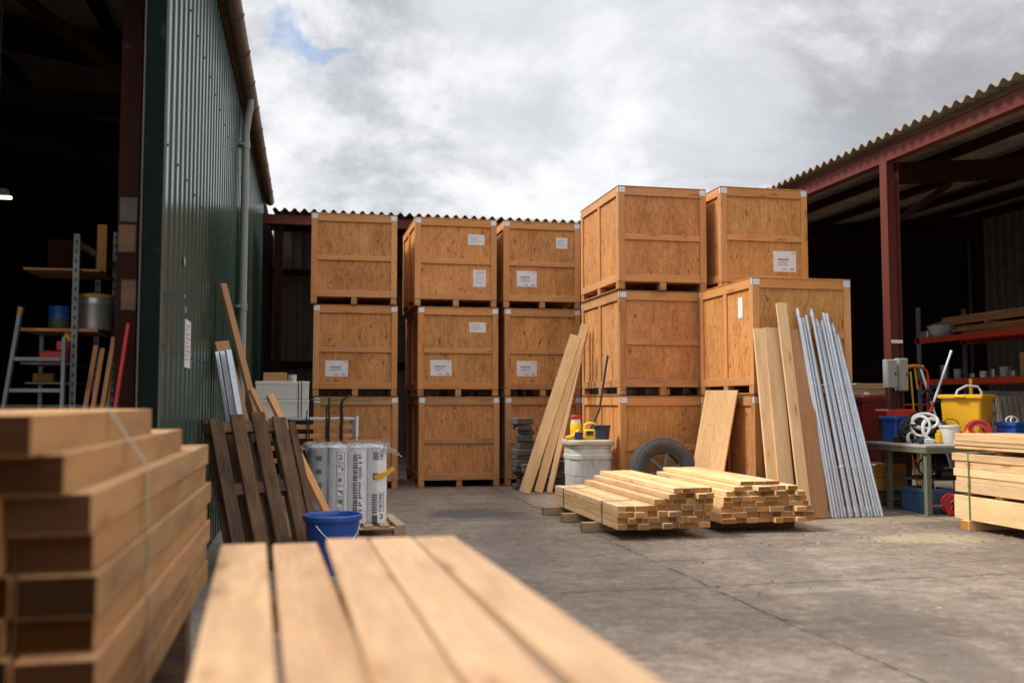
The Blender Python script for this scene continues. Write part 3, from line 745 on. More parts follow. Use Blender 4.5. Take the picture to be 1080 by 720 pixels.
def crate(label, x0, y0, z0, w_, d_, h_=1.49, mat='crate_board', labels=(), side_label=None, rz=0., dx=0., bat='batten'):
    """storage crate; x0,y0 = front left corner of its foot print"""
    c = thing('wooden_crate', label, 'crate', (x0 + dx, y0, z0), rz, 'stacked wooden crates')
    F = .115                                    # foot height
    # pallet feet: nine blocks on three bottom boards
    m = MB()
    for i, fx in enumerate((0.05, w_ / 2, w_ - .05)):
        for fy in (.07, d_ / 2, d_ - .07): m.cbox(fx - .048, fx + .048, fy - .065, fy + .065, .018, F - .002, bev=.004)
        m.cbox(fx - .05, fx + .05, .006, d_ - .006, .002, .0175, grain='y', bev=.003)
    m.build('pallet_feet', 'batten_aged', c)
    # sheet panels
    m = MB(); m.cbox(.03, w_ - .03, .026, .040, F + .02, h_ - .03, grain='z', bev=.002); m.build('front_panel', mat, c)
    m = MB(); m.cbox(.03, w_ - .03, d_ - .040, d_ - .026, F + .02, h_ - .03, grain='z', bev=.002); m.build('back_panel', mat, c)
    for s in (0, 1):
        xx = .026 if s == 0 else w_ - .040
        m = MB(); m.cbox(xx, xx + .014, .045, d_ - .045, F + .02, h_ - .03, grain='z', bev=.002); m.build('side_panel', mat, c)
    m = MB(); m.cbox(.03, w_ - .03, .03, d_ - .03, F, F + .018, bev=.002); m.build('floor_panel', mat, c)
    m = MB(); m.cbox(-.004, w_ + .004, -.004, d_ + .004, h_ - .014, h_ - .002, grain='y', bev=.003); m.build('lid', mat, c)
    # battens
    m = MB(); T = h_ - .016; S = .098
    for yy in ((.0, .025), (d_ - .025, d_)):
        m.cbox(0, S, *yy, F, T, grain='z', bev=.004); m.cbox(w_ - S, w_, *yy, F, T, grain='z', bev=.004)
        m.cbox(S + .001, w_ - S - .001, yy[0] + .002, yy[1] - .001, T - .12, T, bev=.004)
        m.cbox(S + .001, w_ - S - .001, yy[0] + .002, yy[1] - .001, F, F + .105, bev=.004)
        m.cbox(S + .001, w_ - S - .001, yy[0] + .003, yy[1] - .002, F + .60, F + .68, bev=.004)
    for xx in ((.0, .025), (w_ - .025, w_)):
        m.cbox(*xx, .026, .026 + .075, F, T, grain='z', bev=.004); m.cbox(*xx, d_ - .101, d_ - .026, F, T, grain='z', bev=.004)
        m.cbox(xx[0] + .002, xx[1] - .001, .102, d_ - .102, T - .12, T, grain='y', bev=.004)
        m.cbox(xx[0] + .002, xx[1] - .001, .102, d_ - .102, F, F + .105, grain='y', bev=.004)
        m.cbox(xx[0] + .002, xx[1] - .001, d_ / 2 - .05, d_ / 2 + .05, F + .106, T - .121, grain='z', bev=.004)
    m.build('battens', bat, c)
    # corner plates
    for s in (0, 1):
        for fb in (0, 1):
            m = MB(); a = .012 if s == 0 else w_ - .102; yy = (-.0035, -.0005) if fb == 0 else (d_ + .0005, d_ + .0035)
            m.cbox(a, a + .09, *yy, T - .085, T - .004, bev=.001)
            xx = (-.0035, -.0005) if s == 0 else (w_ + .0005, w_ + .0035); ya = .004 if fb == 0 else d_ - .044
            m.cbox(*xx, ya, ya + .04, T - .085, T - .004, bev=.001)
            for k in range(2): m.tube([(a + .02 + .05 * k, yy[0] - .002 if fb == 0 else yy[1] - .001, T - .045), (a + .02 + .05 * k, yy[0] + .001 if fb == 0 else yy[1] + .002, T - .045)], .007, 8)
            m.build('corner_bracket', 'bracket_steel', c)
    for (lx, lz, lw, lh, st) in labels:
        on_batten = False
        add_label(c, lx * w_, lz * h_, lw, lh, .026, st)
    if side_label:
        ly, lz, lw, lh = side_label
        m = MB(); m.cbox(.0225, .0255, ly * d_ - lw / 2, ly * d_ + lw / 2, lz * h_ - lh / 2, lz * h_ + lh / 2, bev=.0005); m.build('paper_label', 'paper', c)
    return c

HC = 1.5
Y1 = 15.65
D1 = 1.9
D, DD = 'crate_board', 'crate_board_deep'
crate('bottom crate of the leftmost stack behind the white wrapped rolls', .10, Y1, 0, 1.36, D1, mat='crate_board_aged', bat='batten_aged', rz=R(-.8))
crate('middle crate of the leftmost stack with one white sheet at lower left', .08, Y1 + .02, HC, 1.36, D1, mat=DD, labels=((.28, .30, .36, .26, 0),), rz=R(-1.0))
crate('top crate of the leftmost stack with a bare front and no paper', .03, Y1 - .02, 2 * HC, 1.39, D1, rz=R(-1.3))
crate('bottom crate of the second stack from the left with faded sticker mark', 1.80, Y1, 0, 1.36, D1, mat=DD, bat='batten_aged', rz=R(.2))
crate('middle crate of the second stack with sheets above and below its rail', 1.78, Y1, HC, 1.36, D1, mat=D, labels=((.74, .775, .28, .17, 1), (.285, .315, .36, .26, 0)), rz=R(.3))
crate('top crate of the second stack with a square and an upright sheet', 1.72, Y1, 2 * HC, 1.39, D1, labels=((.75, .765, .28, .175, 1), (.79, .325, .22, .29, 2)), rz=R(.4))
crate('bottom crate of the third stack behind the three leaning planks', 3.26, Y1, 0, 1.33, D1, mat='crate_board_aged', bat='batten_aged')
crate('middle crate of the third stack with one white sheet at lower left', 3.25, Y1, HC, 1.33, D1, mat=DD, bat='batten_aged', labels=((.29, .315, .35, .26, 0),))
crate('top crate of the third stack with a small sheet over a wide sheet', 3.23, Y1, 2 * HC, 1.35, D1, labels=((.76, .76, .2, .19, 1), (.30, .335, .35, .27, 0)))
CY, CD = 12.76, 1.9
crate('bottom crate of the tall stack behind the tyre and the grey bin', 4.31, CY, 0, 1.31, CD, mat=DD)
crate('middle crate of the tall stack between leaning planks and the big crate', 4.31, CY + .01, HC, 1.31, CD, mat='crate_board_aged', bat='batten_aged')
crate('top crate of the tall stack with bare front and bright left side', 4.29, CY - .03, 2 * HC, 1.34, CD)
C5 = 11.06
crate('bottom crate behind the leaning pale sheet, planks and steel tubes', 5.51, C5, 0, 1.36, 1.66, mat='crate_board_aged', bat='batten_aged', side_label=(.86, .62, .11, .2))
crate('crate with bright left side and paper slip, behind the steel tube tops', 5.50, C5 - .01, HC, 1.38, 1.66, mat=D, side_label=(.24, .76, .13, .27))
crate('rightmost top crate with a wide white sheet at lower right', 5.74, 12.48, 2 * HC, 1.36, 1.9, labels=((.735, .29, .36, .30, 0),))
crate('lower hidden crate of the stack behind the bright sided crate', 5.78, 12.84, 0, 1.33, 1.86, mat=DD)
crate('upper hidden crate of the stack behind the bright sided crate', 5.78, 12.84, HC, 1.33, 1.86, mat=DD)

# ================================================================== BOARD PILES (every board a thing)
def pile(rows, y0, y1, z0, name, phrase, group, xset, mats=('pine_fresh', 'pine_end'), gap=.003, yj=.10, skew=0., upjit=0.):
    """rows: list of (xa, xb, thickness, [y0,y1 override])"""
    z = z0; nrow = len(rows)
    for ri, row in enumerate(rows):
        xa, xb, th = row[:3]; ya, yb = (row[3], row[4]) if len(row) > 3 else (y0, y1)
        x = xa; boards = []
        while x < xb - .03:
            w_ = min(rng.choice(xset), xb - x)
            if xb - x - w_ < .045: w_ = xb - x
            boards.append((x, w_)); x += w_ + gap
        for bi, (bx, bw) in enumerate(boards):
            f = ya + rng.uniform(-yj * .5, yj) - (rng.uniform(.04, .1) if rng.random() < .12 else 0); bk = yb + rng.uniform(-yj, yj * .6)
            th_ = th - rng.uniform(.001, .004)
            o = board_mesh(bk - f, bw - .002, th_, .004).build(name, mats)
            o.location = (bx + bw / 2 + rng.uniform(-.001, .001) + 0., (f + bk) / 2, z + th_ / 2)
            o.rotation_euler = (0, 0, R(90) + rng.uniform(-.0008, .0008))
            tag(o, '%s board from left, %s row up, in %s' % (ORD[bi], ORD[ri], phrase), 'board', group)
        z += th
    return z

rng.seed(11)
# pile A, front pile on three bearers: a strapped low bundle on its left, a taller part on its right
xs = (.085, .10, .10, .115, .14)
AY0, AY1 = 9.28, 11.72
rowsA = [(3.09, 3.42, .060)] * 4
pile(rowsA, AY0 - .02, AY1 + .05, .108, 'sawn_board', 'strapped low bundle', 'boards of the strapped bundle', (.085, .10), yj=.03)
rowsB = [(3.43, 4.10, .060), (3.43, 4.14, .060), (3.43, 4.12, .060), (3.43, 4.14, .060), (3.50, 4.16, .060), (3.62, 4.15, .058), (3.70, 4.14, .055)]
pile(rowsB, AY0, AY1 + .1, .108, 'sawn_board', 'front pile beside bundle', 'boards of the front pile', xs, yj=.045)
for k, (yy, l, label) in enumerate(((9.98, 2.92, 'squared bearer block under front pile, nearest the camera'), (10.82, 2.93, 'squared bearer block under the middle of the front pile'), (11.55, 2.88, 'squared bearer block under the far end of front pile'))):
    m = MB(); m.box((0, 0, 0), (1.22, .11, .10), bev=.004, endmi=1); o = m.build('timber_bearer', ['pallet_pale', 'pine_brown']); o.location = (l + .61, yy, .0535); o.rotation_euler = (0, 0, rng.uniform(-.03, .03)); tag(o, label, 'bearer', 'bearers under the front pile')
def strap(name, label, x0, x1, y, z0, z1, mat, wd=.018):
    m = MB(); e = .0025
    m.cbox(x0 - e, x0 - .0005, y - wd / 2, y + wd / 2, z0, z1, bev=0); m.cbox(x1 + .0005, x1 + e, y - wd / 2, y + wd / 2, z0, z1, bev=0)
    m.cbox(x0 - e, x1 + e, y - wd / 2, y + wd / 2, z1 + .0005, z1 + e, bev=0); m.cbox(x0 - e, x1 + e, y - wd / 2, y + wd / 2, z0 - e, z0 - .0005, bev=0)
    m.cbox(x0 - .006, x0 - .0028, y - wd * .7, y + wd * .7, (z0 + z1) / 2, (z0 + z1) / 2 + .04, bev=.0005)
    o = m.build(name, mat); return tag(o, label, 'strap')
strap('packing_strap', 'dark green strap round low bundle, nearer the camera', 3.087, 3.422, 9.78, .109, .349, 'strap_green', .022)
strap('packing_strap', 'dark green strap round far end of the low bundle', 3.087, 3.422, 11.33, .109, .349, 'strap_green', .022)

# pile B, second pile to the right
rng.seed(5)
BY0 = 9.52
rowsC = [(4.33, 5.42, .058, BY0, 11.25), (4.33, 5.43, .058, BY0, 11.25), (4.34, 5.42, .058, BY0, 11.25), (4.35, 5.38, .056, BY0, 11.25), (4.36, 5.36, .056, BY0, 11.3),
         (4.40, 5.30, .055, BY0 + .03, 11.35), (4.48, 5.24, .052, BY0 + .04, 11.85), (4.60, 5.08, .045, BY0 + .08, 11.9)]
pile(rowsC, BY0, 11.3, .108, 'sawn_board', 'second pile in front of crates', 'boards of the second pile', (.095, .11, .125, .15, .17), yj=.045)
for yy, label in ((9.95, 'dark bearer under the near end of the second pile'), (10.9, 'dark bearer under the far end of the second pile')):
    m = MB(); m.box((0, 0, 0), (1.0, .11, .10), bev=.004, endmi=1); o = m.build('timber_bearer', ['pallet_wood', 'pallet_wood']); o.location = (4.90, yy, .0535); tag(o, label, 'bearer', 'bearers under the second pile')

# pile on the right edge with spacers and strap
rng.seed(21)
RX0 = 7.10
def rboard(z, th, w_, ya, yb, dx, label, name='sawn_plank'):
    o = board_mesh(yb - ya, w_, th - .002, .004).build(name, ['pine_fresh', 'pine_end'])
    o.location = (RX0 + dx + w_ / 2, (ya + yb) / 2, z + th / 2); o.rotation_euler = (0, 0, R(90) + rng.uniform(-.004, .004))
    tag(o, label, 'plank', 'planks of the right edge pile'); return o
z = .112
lay = [(.26, .0, 9.43, 'deep bottom timber of the right edge pile above its bearer'), ('sp', .035), (.12, .0, 9.42, 'thick plank just above the lower gap of right edge pile'), (.055, .012, 9.40, 'thin second plank above the lower gap of right edge pile'), (.085, .005, 9.43, 'third plank above lower gap of the right edge pile'), (.085, .0, 9.41, 'knotty plank under the topmost strapped plank of right pile'), (.085, -.004, 9.44, 'topmost strapped plank of right edge pile, under the upper gap'), ('sp', .05), (.04, -.03, 9.36, 'thin plank just above the upper gap of right edge pile'), (.045, -.035, 9.36, 'second plank from the top of the right edge pile'), (.085, -.045, 9.33, 'topmost thick plank of the right edge pile')]
for l in lay:
    if l[0] == 'sp':
        for yy in (8.75, 6.9):
            o = MB().box((0, 0, 0), (.66, .075, l[1] - .002), bev=.003, endmi=1).build('spacer_batten', ['pine', 'pine_end'])
            o.location = (RX0 + .33 + (.012 if l[1] < .04 else .02), yy, z + l[1] / 2); tag(o, '%s spacer batten in the %s gap of right edge pile' % ('far' if yy > 8 else 'near', 'lower' if l[1] < .04 else 'upper'), 'spacer', 'spacers of the right edge pile')
        z += l[1]
    else:
        rboard(z, l[0], .33, 5.6, l[2], l[1], l[3] + ', front face'); rboard(z, l[0], .33, 5.6, l[2] - .05, l[1] + .333, l[3].replace('right', 'right') + ', rear one')
        z += l[0]
RT = z
for yy, label in ((9.22, 'short thick bearer under far end of right edge pile'), (6.6, 'thick bearer under near end of right edge pile')):
    m = MB(); m.box((0, 0, 0), (.80, .13, .11), bev=.005, endmi=1); o = m.build('timber_bearer', ['pine', 'pine_end']); o.location = (RX0 + .36, yy, .0565); tag(o, label, 'bearer', 'bearers under the right edge pile')
strap('packing_strap', 'green strap round planks of the right edge pile', RX0 - .006, RX0 + .672, 9.17, .112, .112 + .26 + .035 + .12 + .055 + .085 * 3, 'strap_green', .02)

# ================================================================== NEAR LEFT BEAM STACK
rng.seed(3)
BX = -.54; th = .108
zt = 1.165
def beam(z, x1, w_, ya, yb, label):
    o = board_mesh(yb - ya, w_ - .006, th - .003, .0025).build('timber_beam', ['pine_near', 'beam_end'])
    o.location = (x1 - w_ / 2, (ya + yb) / 2, z - th / 2); o.rotation_euler = (0, 0, R(90) + rng.uniform(-.002, .002))
    tag(o, label, 'beam', 'beams of the near left stack'); return o
zc_ = zt; LT = (.110, .104, .112, .098, .115, .105, .112)
for i in range(7):
    th = LT[i]; jr = (0, -.008, .014, -.002, .018, .003, .012)[i]
    beam(zc_, BX + jr, .205, 2.70 + rng.uniform(-.05, .04), 5.58 + rng.uniform(-.06, .10), 'right hand beam in the %s layer of the near left stack' % ORD[i + 2])
    beam(zc_, BX + jr - .217, .20, 2.66 + rng.uniform(-.06, .05), 5.5 + rng.uniform(-.05, .05), 'inner beam in the %s layer of the near left stack' % ORD[i + 2])
    beam(zc_, BX - .44, .20, 2.67 + rng.uniform(-.05, .05), 5.45, 'left hand beam in the %s layer of the near left stack' % ORD[i + 2])
    zc_ -= th
zb = zc_; th = .108
beam(zt + th - .004, BX - .06, .19, 2.62, 4.95, 'right hand beam in the second layer of the near left stack')
beam(zt + th - .004, BX - .27, .21, 2.56, 4.6, 'left hand beam in the second layer of the near left stack')
beam(zt + 2 * th - .008, BX - .115, .23, 2.53, 4.35, 'right hand topmost beam of the near left stack')
beam(zt + 2 * th - .008, BX - .35, .21, 2.50, 4.2, 'left hand topmost beam of the near left stack')
for yy, label in ((3.1, 'tall support block under near end of near left stack'), (5.1, 'tall support block under far end of near left stack')):
    m = MB(); m.cbox(BX - .62, BX - .03, yy - .1, yy + .1, .001, zb - .001, bev=.006); o = m.build('support_block', ['pallet_wood']); tag(o, label, 'support', 'supports of the near left stack')
# pale strap over the stack
m = MB(); ys = 3.42
P = [(BX - .70, ys, zt + 2 * th + .002), (BX - .118, ys, zt + 2 * th + .002), (BX + .006, ys + .04, zt + .022), (BX + .009, ys + .05, zt - .01), (BX + .022, ys + .06, zt - .40), (BX + .022, ys + .06, zb)]
for a_, b_ in zip(P, P[1:]): m.beam(a_, b_, .016, .002, up=(.5, 0, 1) if a_[2] == b_[2] else (1, 0, .3), bev=0)
o = m.build('packing_strap', 'strap_pale'); tag(o, 'pale green strap over the near left beam stack', 'strap')

# ================================================================== NEAR PLANKS ON SAWHORSES
rng.seed(9)
def nplank(xa, ya, xb, yb, w_, zt_, label, th_=.048):
    M, L_ = axes_matrix((xa, ya, zt_ - th_ / 2), (xb, yb, zt_ - th_ / 2), (0, 0, 1))
    o = board_mesh(L_, w_, th_, .004).build('scaffold_plank', ['pine_plank', 'pine_end']); o.matrix_basis = M
    tag(o, label, 'plank', 'planks laid out in the foreground'); return o
nplank(-.06, .55, -.232, 3.83, .168, .857, 'leftmost of the five foreground planks, lower pair, beside the beam stack')
nplank(.115, .55, -.038, 3.80, .166, .857, 'second foreground plank from the left, lower pair, dark gap at its right')
nplank(.226, .55, .143, 3.43, .142, .922, 'third foreground plank from the left with grey stains', .03)
nplank(.385, .55, .296, 3.42, .148, .922, 'fourth foreground plank from the left, middle of upper three', .03)
nplank(.580, .55, .450, 3.41, .145, .922, 'rightmost foreground plank beside the open yard', .03)
for (xa, xb, yy, zz, lab) in ((.20, .62, 1.2, .873, 'near'), (.11, .54, 3.0, .873, 'far')):
    o = MB().box((0, 0, 0), (xb - xa, .09, .083), bev=.003).build('packing_block', 'pine_brown'); o.location = ((xa + xb) / 2, yy, .8503); tag(o, '%s packing block under the upper three foreground planks' % lab, 'block')
for yy, lab in ((1.2, 'near'), (3.0, 'far')):
    t_ = thing('sawhorse', '%s timber sawhorse carrying the foreground planks' % lab, 'sawhorse', (.17, yy, 0), 0, 'sawhorses under the foreground planks')
    m = MB(); m.cbox(-.46, .44, -.045, .045, .715, .8085); m.build('top_rail', 'pine_brown', t_)
    for sx in (-.36, .34):
        for sy in (-1, 1):
            m = MB(); m.beam((sx, sy * .26, .003), (sx, sy * .05, .74), .04, .08); m.build('leg', 'pine_brown', t_)
# ================================================================== LEANING TIMBER
rng.seed(33)
LP = ['pine', 'pine_end']
# three planks by the grey bin, leaning on the tall stack
for (bx, by, tx, ty, tz, w_, n_, lab) in (
        (3.26, 14.20, 4.02, 13.98, 2.42, .175, (-.4, -1, .3), 'left plank of those leaning beside the grey bin, widest face to the yard'),
        (3.50, 14.30, 4.22, 14.14, 2.62, .13, (-.4, -1, .3), 'middle tall plank leaning beside the grey bin'),
        (3.69, 14.36, 4.27, 14.30, 2.56, .085, (-.6, -1, .3), 'right narrow plank leaning beside the grey bin, closest to it')):
    lean_board('leaning_plank', (bx, by, .03), (tx, ty, tz), n_, w_, .042, LP, lab, 'plank', 'planks leaning beside the grey bin')
# three planks and a brown one on the bright sided crate
for (bx, by, tx, ty, tz, w_, m_, lab) in (
        (5.51, 10.56, 5.545, 11.0, 2.34, .135, LP, 'left short pale plank leaning on the bright sided crate'),
        (5.665, 10.52, 5.715, 10.985, 2.35, .20, LP, 'wide pale plank leaning on crate, between short and tall planks'),
        (5.85, 10.44, 5.83, 10.93, 2.66, .14, LP, 'tallest pale plank leaning on the bright sided crate'),
        (6.05, 10.50, 6.06, 10.99, 2.34, .25, ['pine_brown', 'pine_brown'], 'dark brown plank leaning between tall plank and steel tubes')):
    lean_board('leaning_plank', (bx, by, .02), (tx, ty, tz), (0, -1, .25), w_, .035, m_, lab, 'plank', 'planks leaning on the bright sided crate')
# pale sheet on the left face of the lower crate
o = lean_board('plywood_sheet', (5.14, 11.90, .0), (5.44, 11.88, 1.55), (-1, 0, .2), 1.0, .018, ['ply_pale', 'pine_end'], 'pale plywood sheet leaning on the lower crate behind second pile', 'plywood')
# steel tubes
rng.seed(17)
N_ = 16
for i in range(N_):
    u = i / (N_ - 1)
    bx = 6.27 + .67 * u + rng.uniform(-.006, .006); tx = 6.07 + .55 * u + rng.uniform(-.008, .008)
    tz = 2.48 + rng.uniform(-.10, .12) - .18 * (u > .8); by = 10.58 - .02 * (i % 2) + rng.uniform(-.006, .006)
    a_ = Vector((bx, by, .002)); b_ = Vector((tx, 10.99 - .02 * (i % 2) - .02, tz))
    m = MB(); m.pipe((0, 0, 0), b_ - a_, .0195, .0035, 14)
    d_ = (b_ - a_).normalized()
    tt = thing('steel_tube', '%s galvanised steel tube from the left in leaning bundle' % ORD[i], 'tube', a_, 0, 'galvanised tubes leaning on the crate')
    m.build('pipe', 'tube_steel', tt)
    m = MB(); 
    for s_ in (.06, (b_ - a_).length - .10): m = MB(); m.pipe(d_ * s_, d_ * (s_ + .06), .023, .0035, 14); m.build('collar', 'tube_steel', tt)
for z_, x0_, x1_, y_, lab in ((.62, 6.185, 6.87, 10.645, 'lower'), (1.62, 6.095, 6.73, 10.80, 'upper')):
    m = MB(); pts = []
    for k in range(24): pts.append((x0_ + (x1_ - x0_) * k / 23, y_ - .072 + .006 * math.sin(k * 2.1), z_ + .012 * math.sin(k * .9)))
    m.tube(pts, .004, 6); o = m.build('tie_wire', 'galv'); tag(o, '%s thin wire tied across the leaning steel tubes' % lab, 'wire')

# ---- left side: pallets, planks and channels leaning on the green wall
def pallet_frame(name, label, base_l, base_r, lean, Hh, mats, group=None, n=5, sl_w=.11, parent_kind='pallet'):
    a = Vector(base_l); bb = Vector(base_r); e1 = (bb - a).normalized(); W_ = (bb - a).length
    nh = Vector((-e1.y, e1.x, 0)); u = (nh * math.sin(lean) + Vector((0, 0, math.cos(lean)))).normalized(); nn = e1.cross(u) * -1
    Mx = Matrix((e1, u, e1.cross(u))).transposed().to_4x4(); Mx.translation = a
    t_ = thing(name, label, 'pallet', (0, 0, 0), 0, group); t_.matrix_basis = Mx
    for i in range(n):
        x = (W_ - sl_w) * i / (n - 1)
        m = MB(); m.cbox(x, x + sl_w * rng.uniform(.85, 1.05), .02 + rng.uniform(-.01, .01), Hh + rng.uniform(-.05, .03), .096, .118, grain='y'); m.build('slat', mats, t_)
    for y in (.06, Hh / 2 - .05, Hh - .16):
        m = MB(); m.cbox(0.01, W_ - .01, y, y + .10, .022, .095, bev=.004); m.build('stringer', mats, t_)
    for x in (0., W_ / 2 - .05, W_ - .1):
        m = MB(); m.cbox(x, x + .1, .02, Hh - .02, 0., .021, grain='y'); m.build('bottom_board', mats, t_)
    return t_
rng.seed(41)
pallet_frame('wooden_pallet', 'weathered dark pallet leaning on the green wall', (-.60, 8.05, .03), (.01, 8.55, .03), R(19.5), 1.31, 'pallet_wood', n=4, sl_w=.14)
pallet_frame('wooden_pallet', 'second dark pallet behind the weathered one at green wall', (-.52, 8.42, .03), (.09, 8.95, .03), R(19), 1.2, 'pallet_wood', n=5, sl_w=.09)
lean_board('leaning_plank', (-.15, 9.55, .02), (-.835, 9.72, 2.58), (1, -.8, .3), .085, .035, ['pine_brown', 'pine_brown'], 'long narrow brown plank leaning highest against green wall', 'plank', 'timber leaning on the green wall')
lean_board('leaning_plank', (-.28, 9.30, .02), (-.82, 9.5, 1.99), (1, -1, .3), .17, .03, ['pine_brown', 'pine_brown'], 'wide brown plank leaning on green wall beside steel channels', 'plank', 'timber leaning on the green wall')
for i, (bx, by, tx, ty, tz) in enumerate(((-.50, 9.18, -.84, 9.42, 1.88), (-.44, 9.15, -.79, 9.34, 1.88), (-.37, 9.12, -.73, 9.28, 1.89))):
    a_ = Vector((bx, by, .006)); b_ = Vector((tx, ty, tz)); m = MB()
    x = (b_ - a_).normalized(); n0 = Vector((.6, -1, .2)); zz = (n0 - x * n0.dot(x)).normalized(); yy = zz.cross(x)
    Mx = Matrix((x, yy, zz)).transposed().to_4x4(); Mx.translation = (a_ + b_) / 2; Lc = (b_ - a_).length
    m.box((0, 0, 0), (Lc, .055, .004), bev=.001); m.box((0, .0255, -.015), (Lc, .004, .026), bev=.001); m.box((0, -.0255, -.015), (Lc, .004, .026), bev=.001)
    o = m.build('steel_channel', 'galv'); o.matrix_basis = Mx; ground_lift(o)
    tag(o, '%s grey steel channel leaning on the green wall' % ('left', 'middle', 'right')[i], 'channel', 'steel channels leaning on the green wall')
for (bx, by, tx, ty, tz, w_, lab) in ((.20, 9.10, -.52, 9.30, 1.53, .06, 'thin brown lath leaning left of the white wrapped rolls'), (.36, 9.15, -.35, 9.32, 1.47, .085, 'brown batten leaning over the blue tub beside white rolls'), (.16, 8.98, -.3, 9.28, 1.28, .05, 'short dark lath behind the weathered pallet')):
    lean_board('leaning_batten', (bx, by, .02), (tx, ty, tz), (1, -1, .5), w_, .04, ['pine_brown', 'pine_brown'] if 'dark' in lab else ['batten', 'pine_brown'], lab, 'batten', 'battens leaning behind the pallet')

# ---- steel trolley with mesh side, two white cartons, cardboard box
tr = thing('steel_trolley', 'steel trolley with timber rails and rebar uprights by the crates', 'trolley', (-.02, 13.0, 0))
m = MB(); m.cbox(-.64, .64, -.36, .36, 1.165, 1.195); m.build('deck', 'alu', tr)
for sx in (-.62, .60):
    for sy in (-.34, .32): m = MB(); m.cbox(sx, sx + .035, sy, sy + .035, 0, 1.164); m.build('leg', 'rack_grey', tr)
for z in (.62, .78, .93, 1.05):
    m = MB(); m.cbox(-.60, .60, -.385, -.362, z, z + .06); m.build('rail', 'batten', tr)
m = MB()
for x in (-.45, -.2, .05, .28): m.tube([(x, -.40, .4), (x, -.40, 1.19)], .007, 8)
m.build('rod_grid', 'rebar', tr)
for i, (x, z, kx) in enumerate(((.30, 1.46, .0), (.27, 1.36, .0), (.47, 1.44, .0), (.45, 1.40, .12), (.02, 1.30, .0))):
    m = MB(); pts = [(x + .004 * math.sin(k * 2.), -.412, .55 + (z - .55) * k / 10) for k in range(11)]
    if kx: pts += [(x + kx * .4, -.412, z + .05), (x + kx, -.412, z + .09)]
    m.tube(pts, .013 if i < 4 else .008, 8); o = m.build('rebar_rod', 'rebar'); o.location = (-.02, 13.0, 0)
    tag(o, ('tallest dark steel bar standing at the trolley front', 'dark steel bar beside the tallest bar on trolley', 'dark steel bar near the right end of trolley', 'bent dark steel bar at right end of the trolley', 'thin dark bar near the middle of trolley front')[i], 'steel bar', 'steel bars standing at the trolley')
m = MB(); m.tube([(.66, -.38, .95), (.66, -.38, 1.22)], .02, 10); m.tube([(.66, -.38, .80), (.66, -.38, .94)], .012, 10); o = m.build('white_tube', 'pole_white'); o.location = (-.02, 13, 0); tag(o, 'short white tube hanging at the right end of trolley', 'tube')
for z0_, lab in ((1.197, 'lower'), (1.437, 'upper')):
    t_ = thing('white_carton', '%s of two white strapped cartons on the steel trolley' % lab, 'carton', (-.32, 13.02, z0_), 0, 'white cartons on the trolley')
    m = MB(); m.cbox(-.34, .34, -.25, .25, 0, .237, bev=.008); m.build('box', 'white_box', t_)
    m = MB(); m.cbox(-.345, .345, -.255, .255, .19, .236, bev=.006); m.build('lid', 'white_box', t_)
    m = MB()
    for x in (.20, .24): m.cbox(x, x + .012, -.2565, -.2552, 0, .237, bev=0); 
    m.build('strap', 'strap_black', t_)
t_ = thing('cardboard_box', 'small brown cardboard box on top of the white cartons', 'box', (-.42, 13.0, 1.676)); m = MB(); m.cbox(-.15, .15, -.1, .1, 0, .115, bev=.004); m.build('box', 'cardboard', t_)
m = MB(); m.cbox(-.15, .15, -.012, .012, .1152, .1165, bev=0); m.build('tape', 'pallet_pale', t_)
m = MB(); m.lathe([(.0, 0), (.055, 0), (.06, .09), (.052, .088), (.048, .01), (0, .01)], 16); o = m.build('small_pot', 'grey_plastic'); o.location = (-.20, 13.0, 1.676); tag(o, 'small grey pot beside cardboard box on the white cartons', 'pot')
m = MB(); m.cbox(-.15, .10, -.06, .06, 0, .022, bev=.002); o = m.build('orange_strip', 'yellow_box'); o.location = (-.28, 12.86, 1.676); tag(o, 'flat orange strip in front of the cardboard box', 'strip')
m = MB(); m.beam((.05, 15.55, 1.44), (1.0, 15.54, 1.425), .012, .02); o = m.build('green_strap', 'strap_green'); tag(o, 'green strap stretched across the leftmost crates between levels', 'strap')

# ---- wrapped rolls on pallet
rng.seed(51)
def flat_pallet(label, x, y, w_, d_, mats, rz=0., group=None):
    t_ = thing('wooden_pallet', label, 'pallet', (x, y, 0), rz, group)
    for i in range(7):
        x0 = -w_ / 2 + (w_ - .1) * i / 6
        m = MB(); m.cbox(x0, x0 + .1, -d_ / 2, d_ / 2, .112, .134, grain='y', endmi=0); m.build('slat', mats, t_)
    for yy in (-d_ / 2, -.05, d_ / 2 - .1):
        m = MB(); m.cbox(-w_ / 2, w_ / 2, yy, yy + .1, .09, .111); m.build('stringer', mats, t_)
        for xx in (-w_ / 2, -.06, w_ / 2 - .12): m = MB(); m.cbox(xx, xx + .12, yy, yy + .1, .022, .0895); m.build('block', mats, t_)
        m = MB(); m.cbox(-w_ / 2, w_ / 2, yy, yy + .1, .002, .0215); m.build('bottom_board', mats, t_)
    return t_
flat_pallet('pale flat pallet under the white wrapped rolls', .45, 10.42, 1.08, 1.0, 'pallet_pale', R(3))
wr = thing('wrapped_rolls', 'white film wrapped pack of printed rolls on a pallet', 'wrapped pack', (.42, 10.45, .136), R(3))
RR = .1035; HR = .80
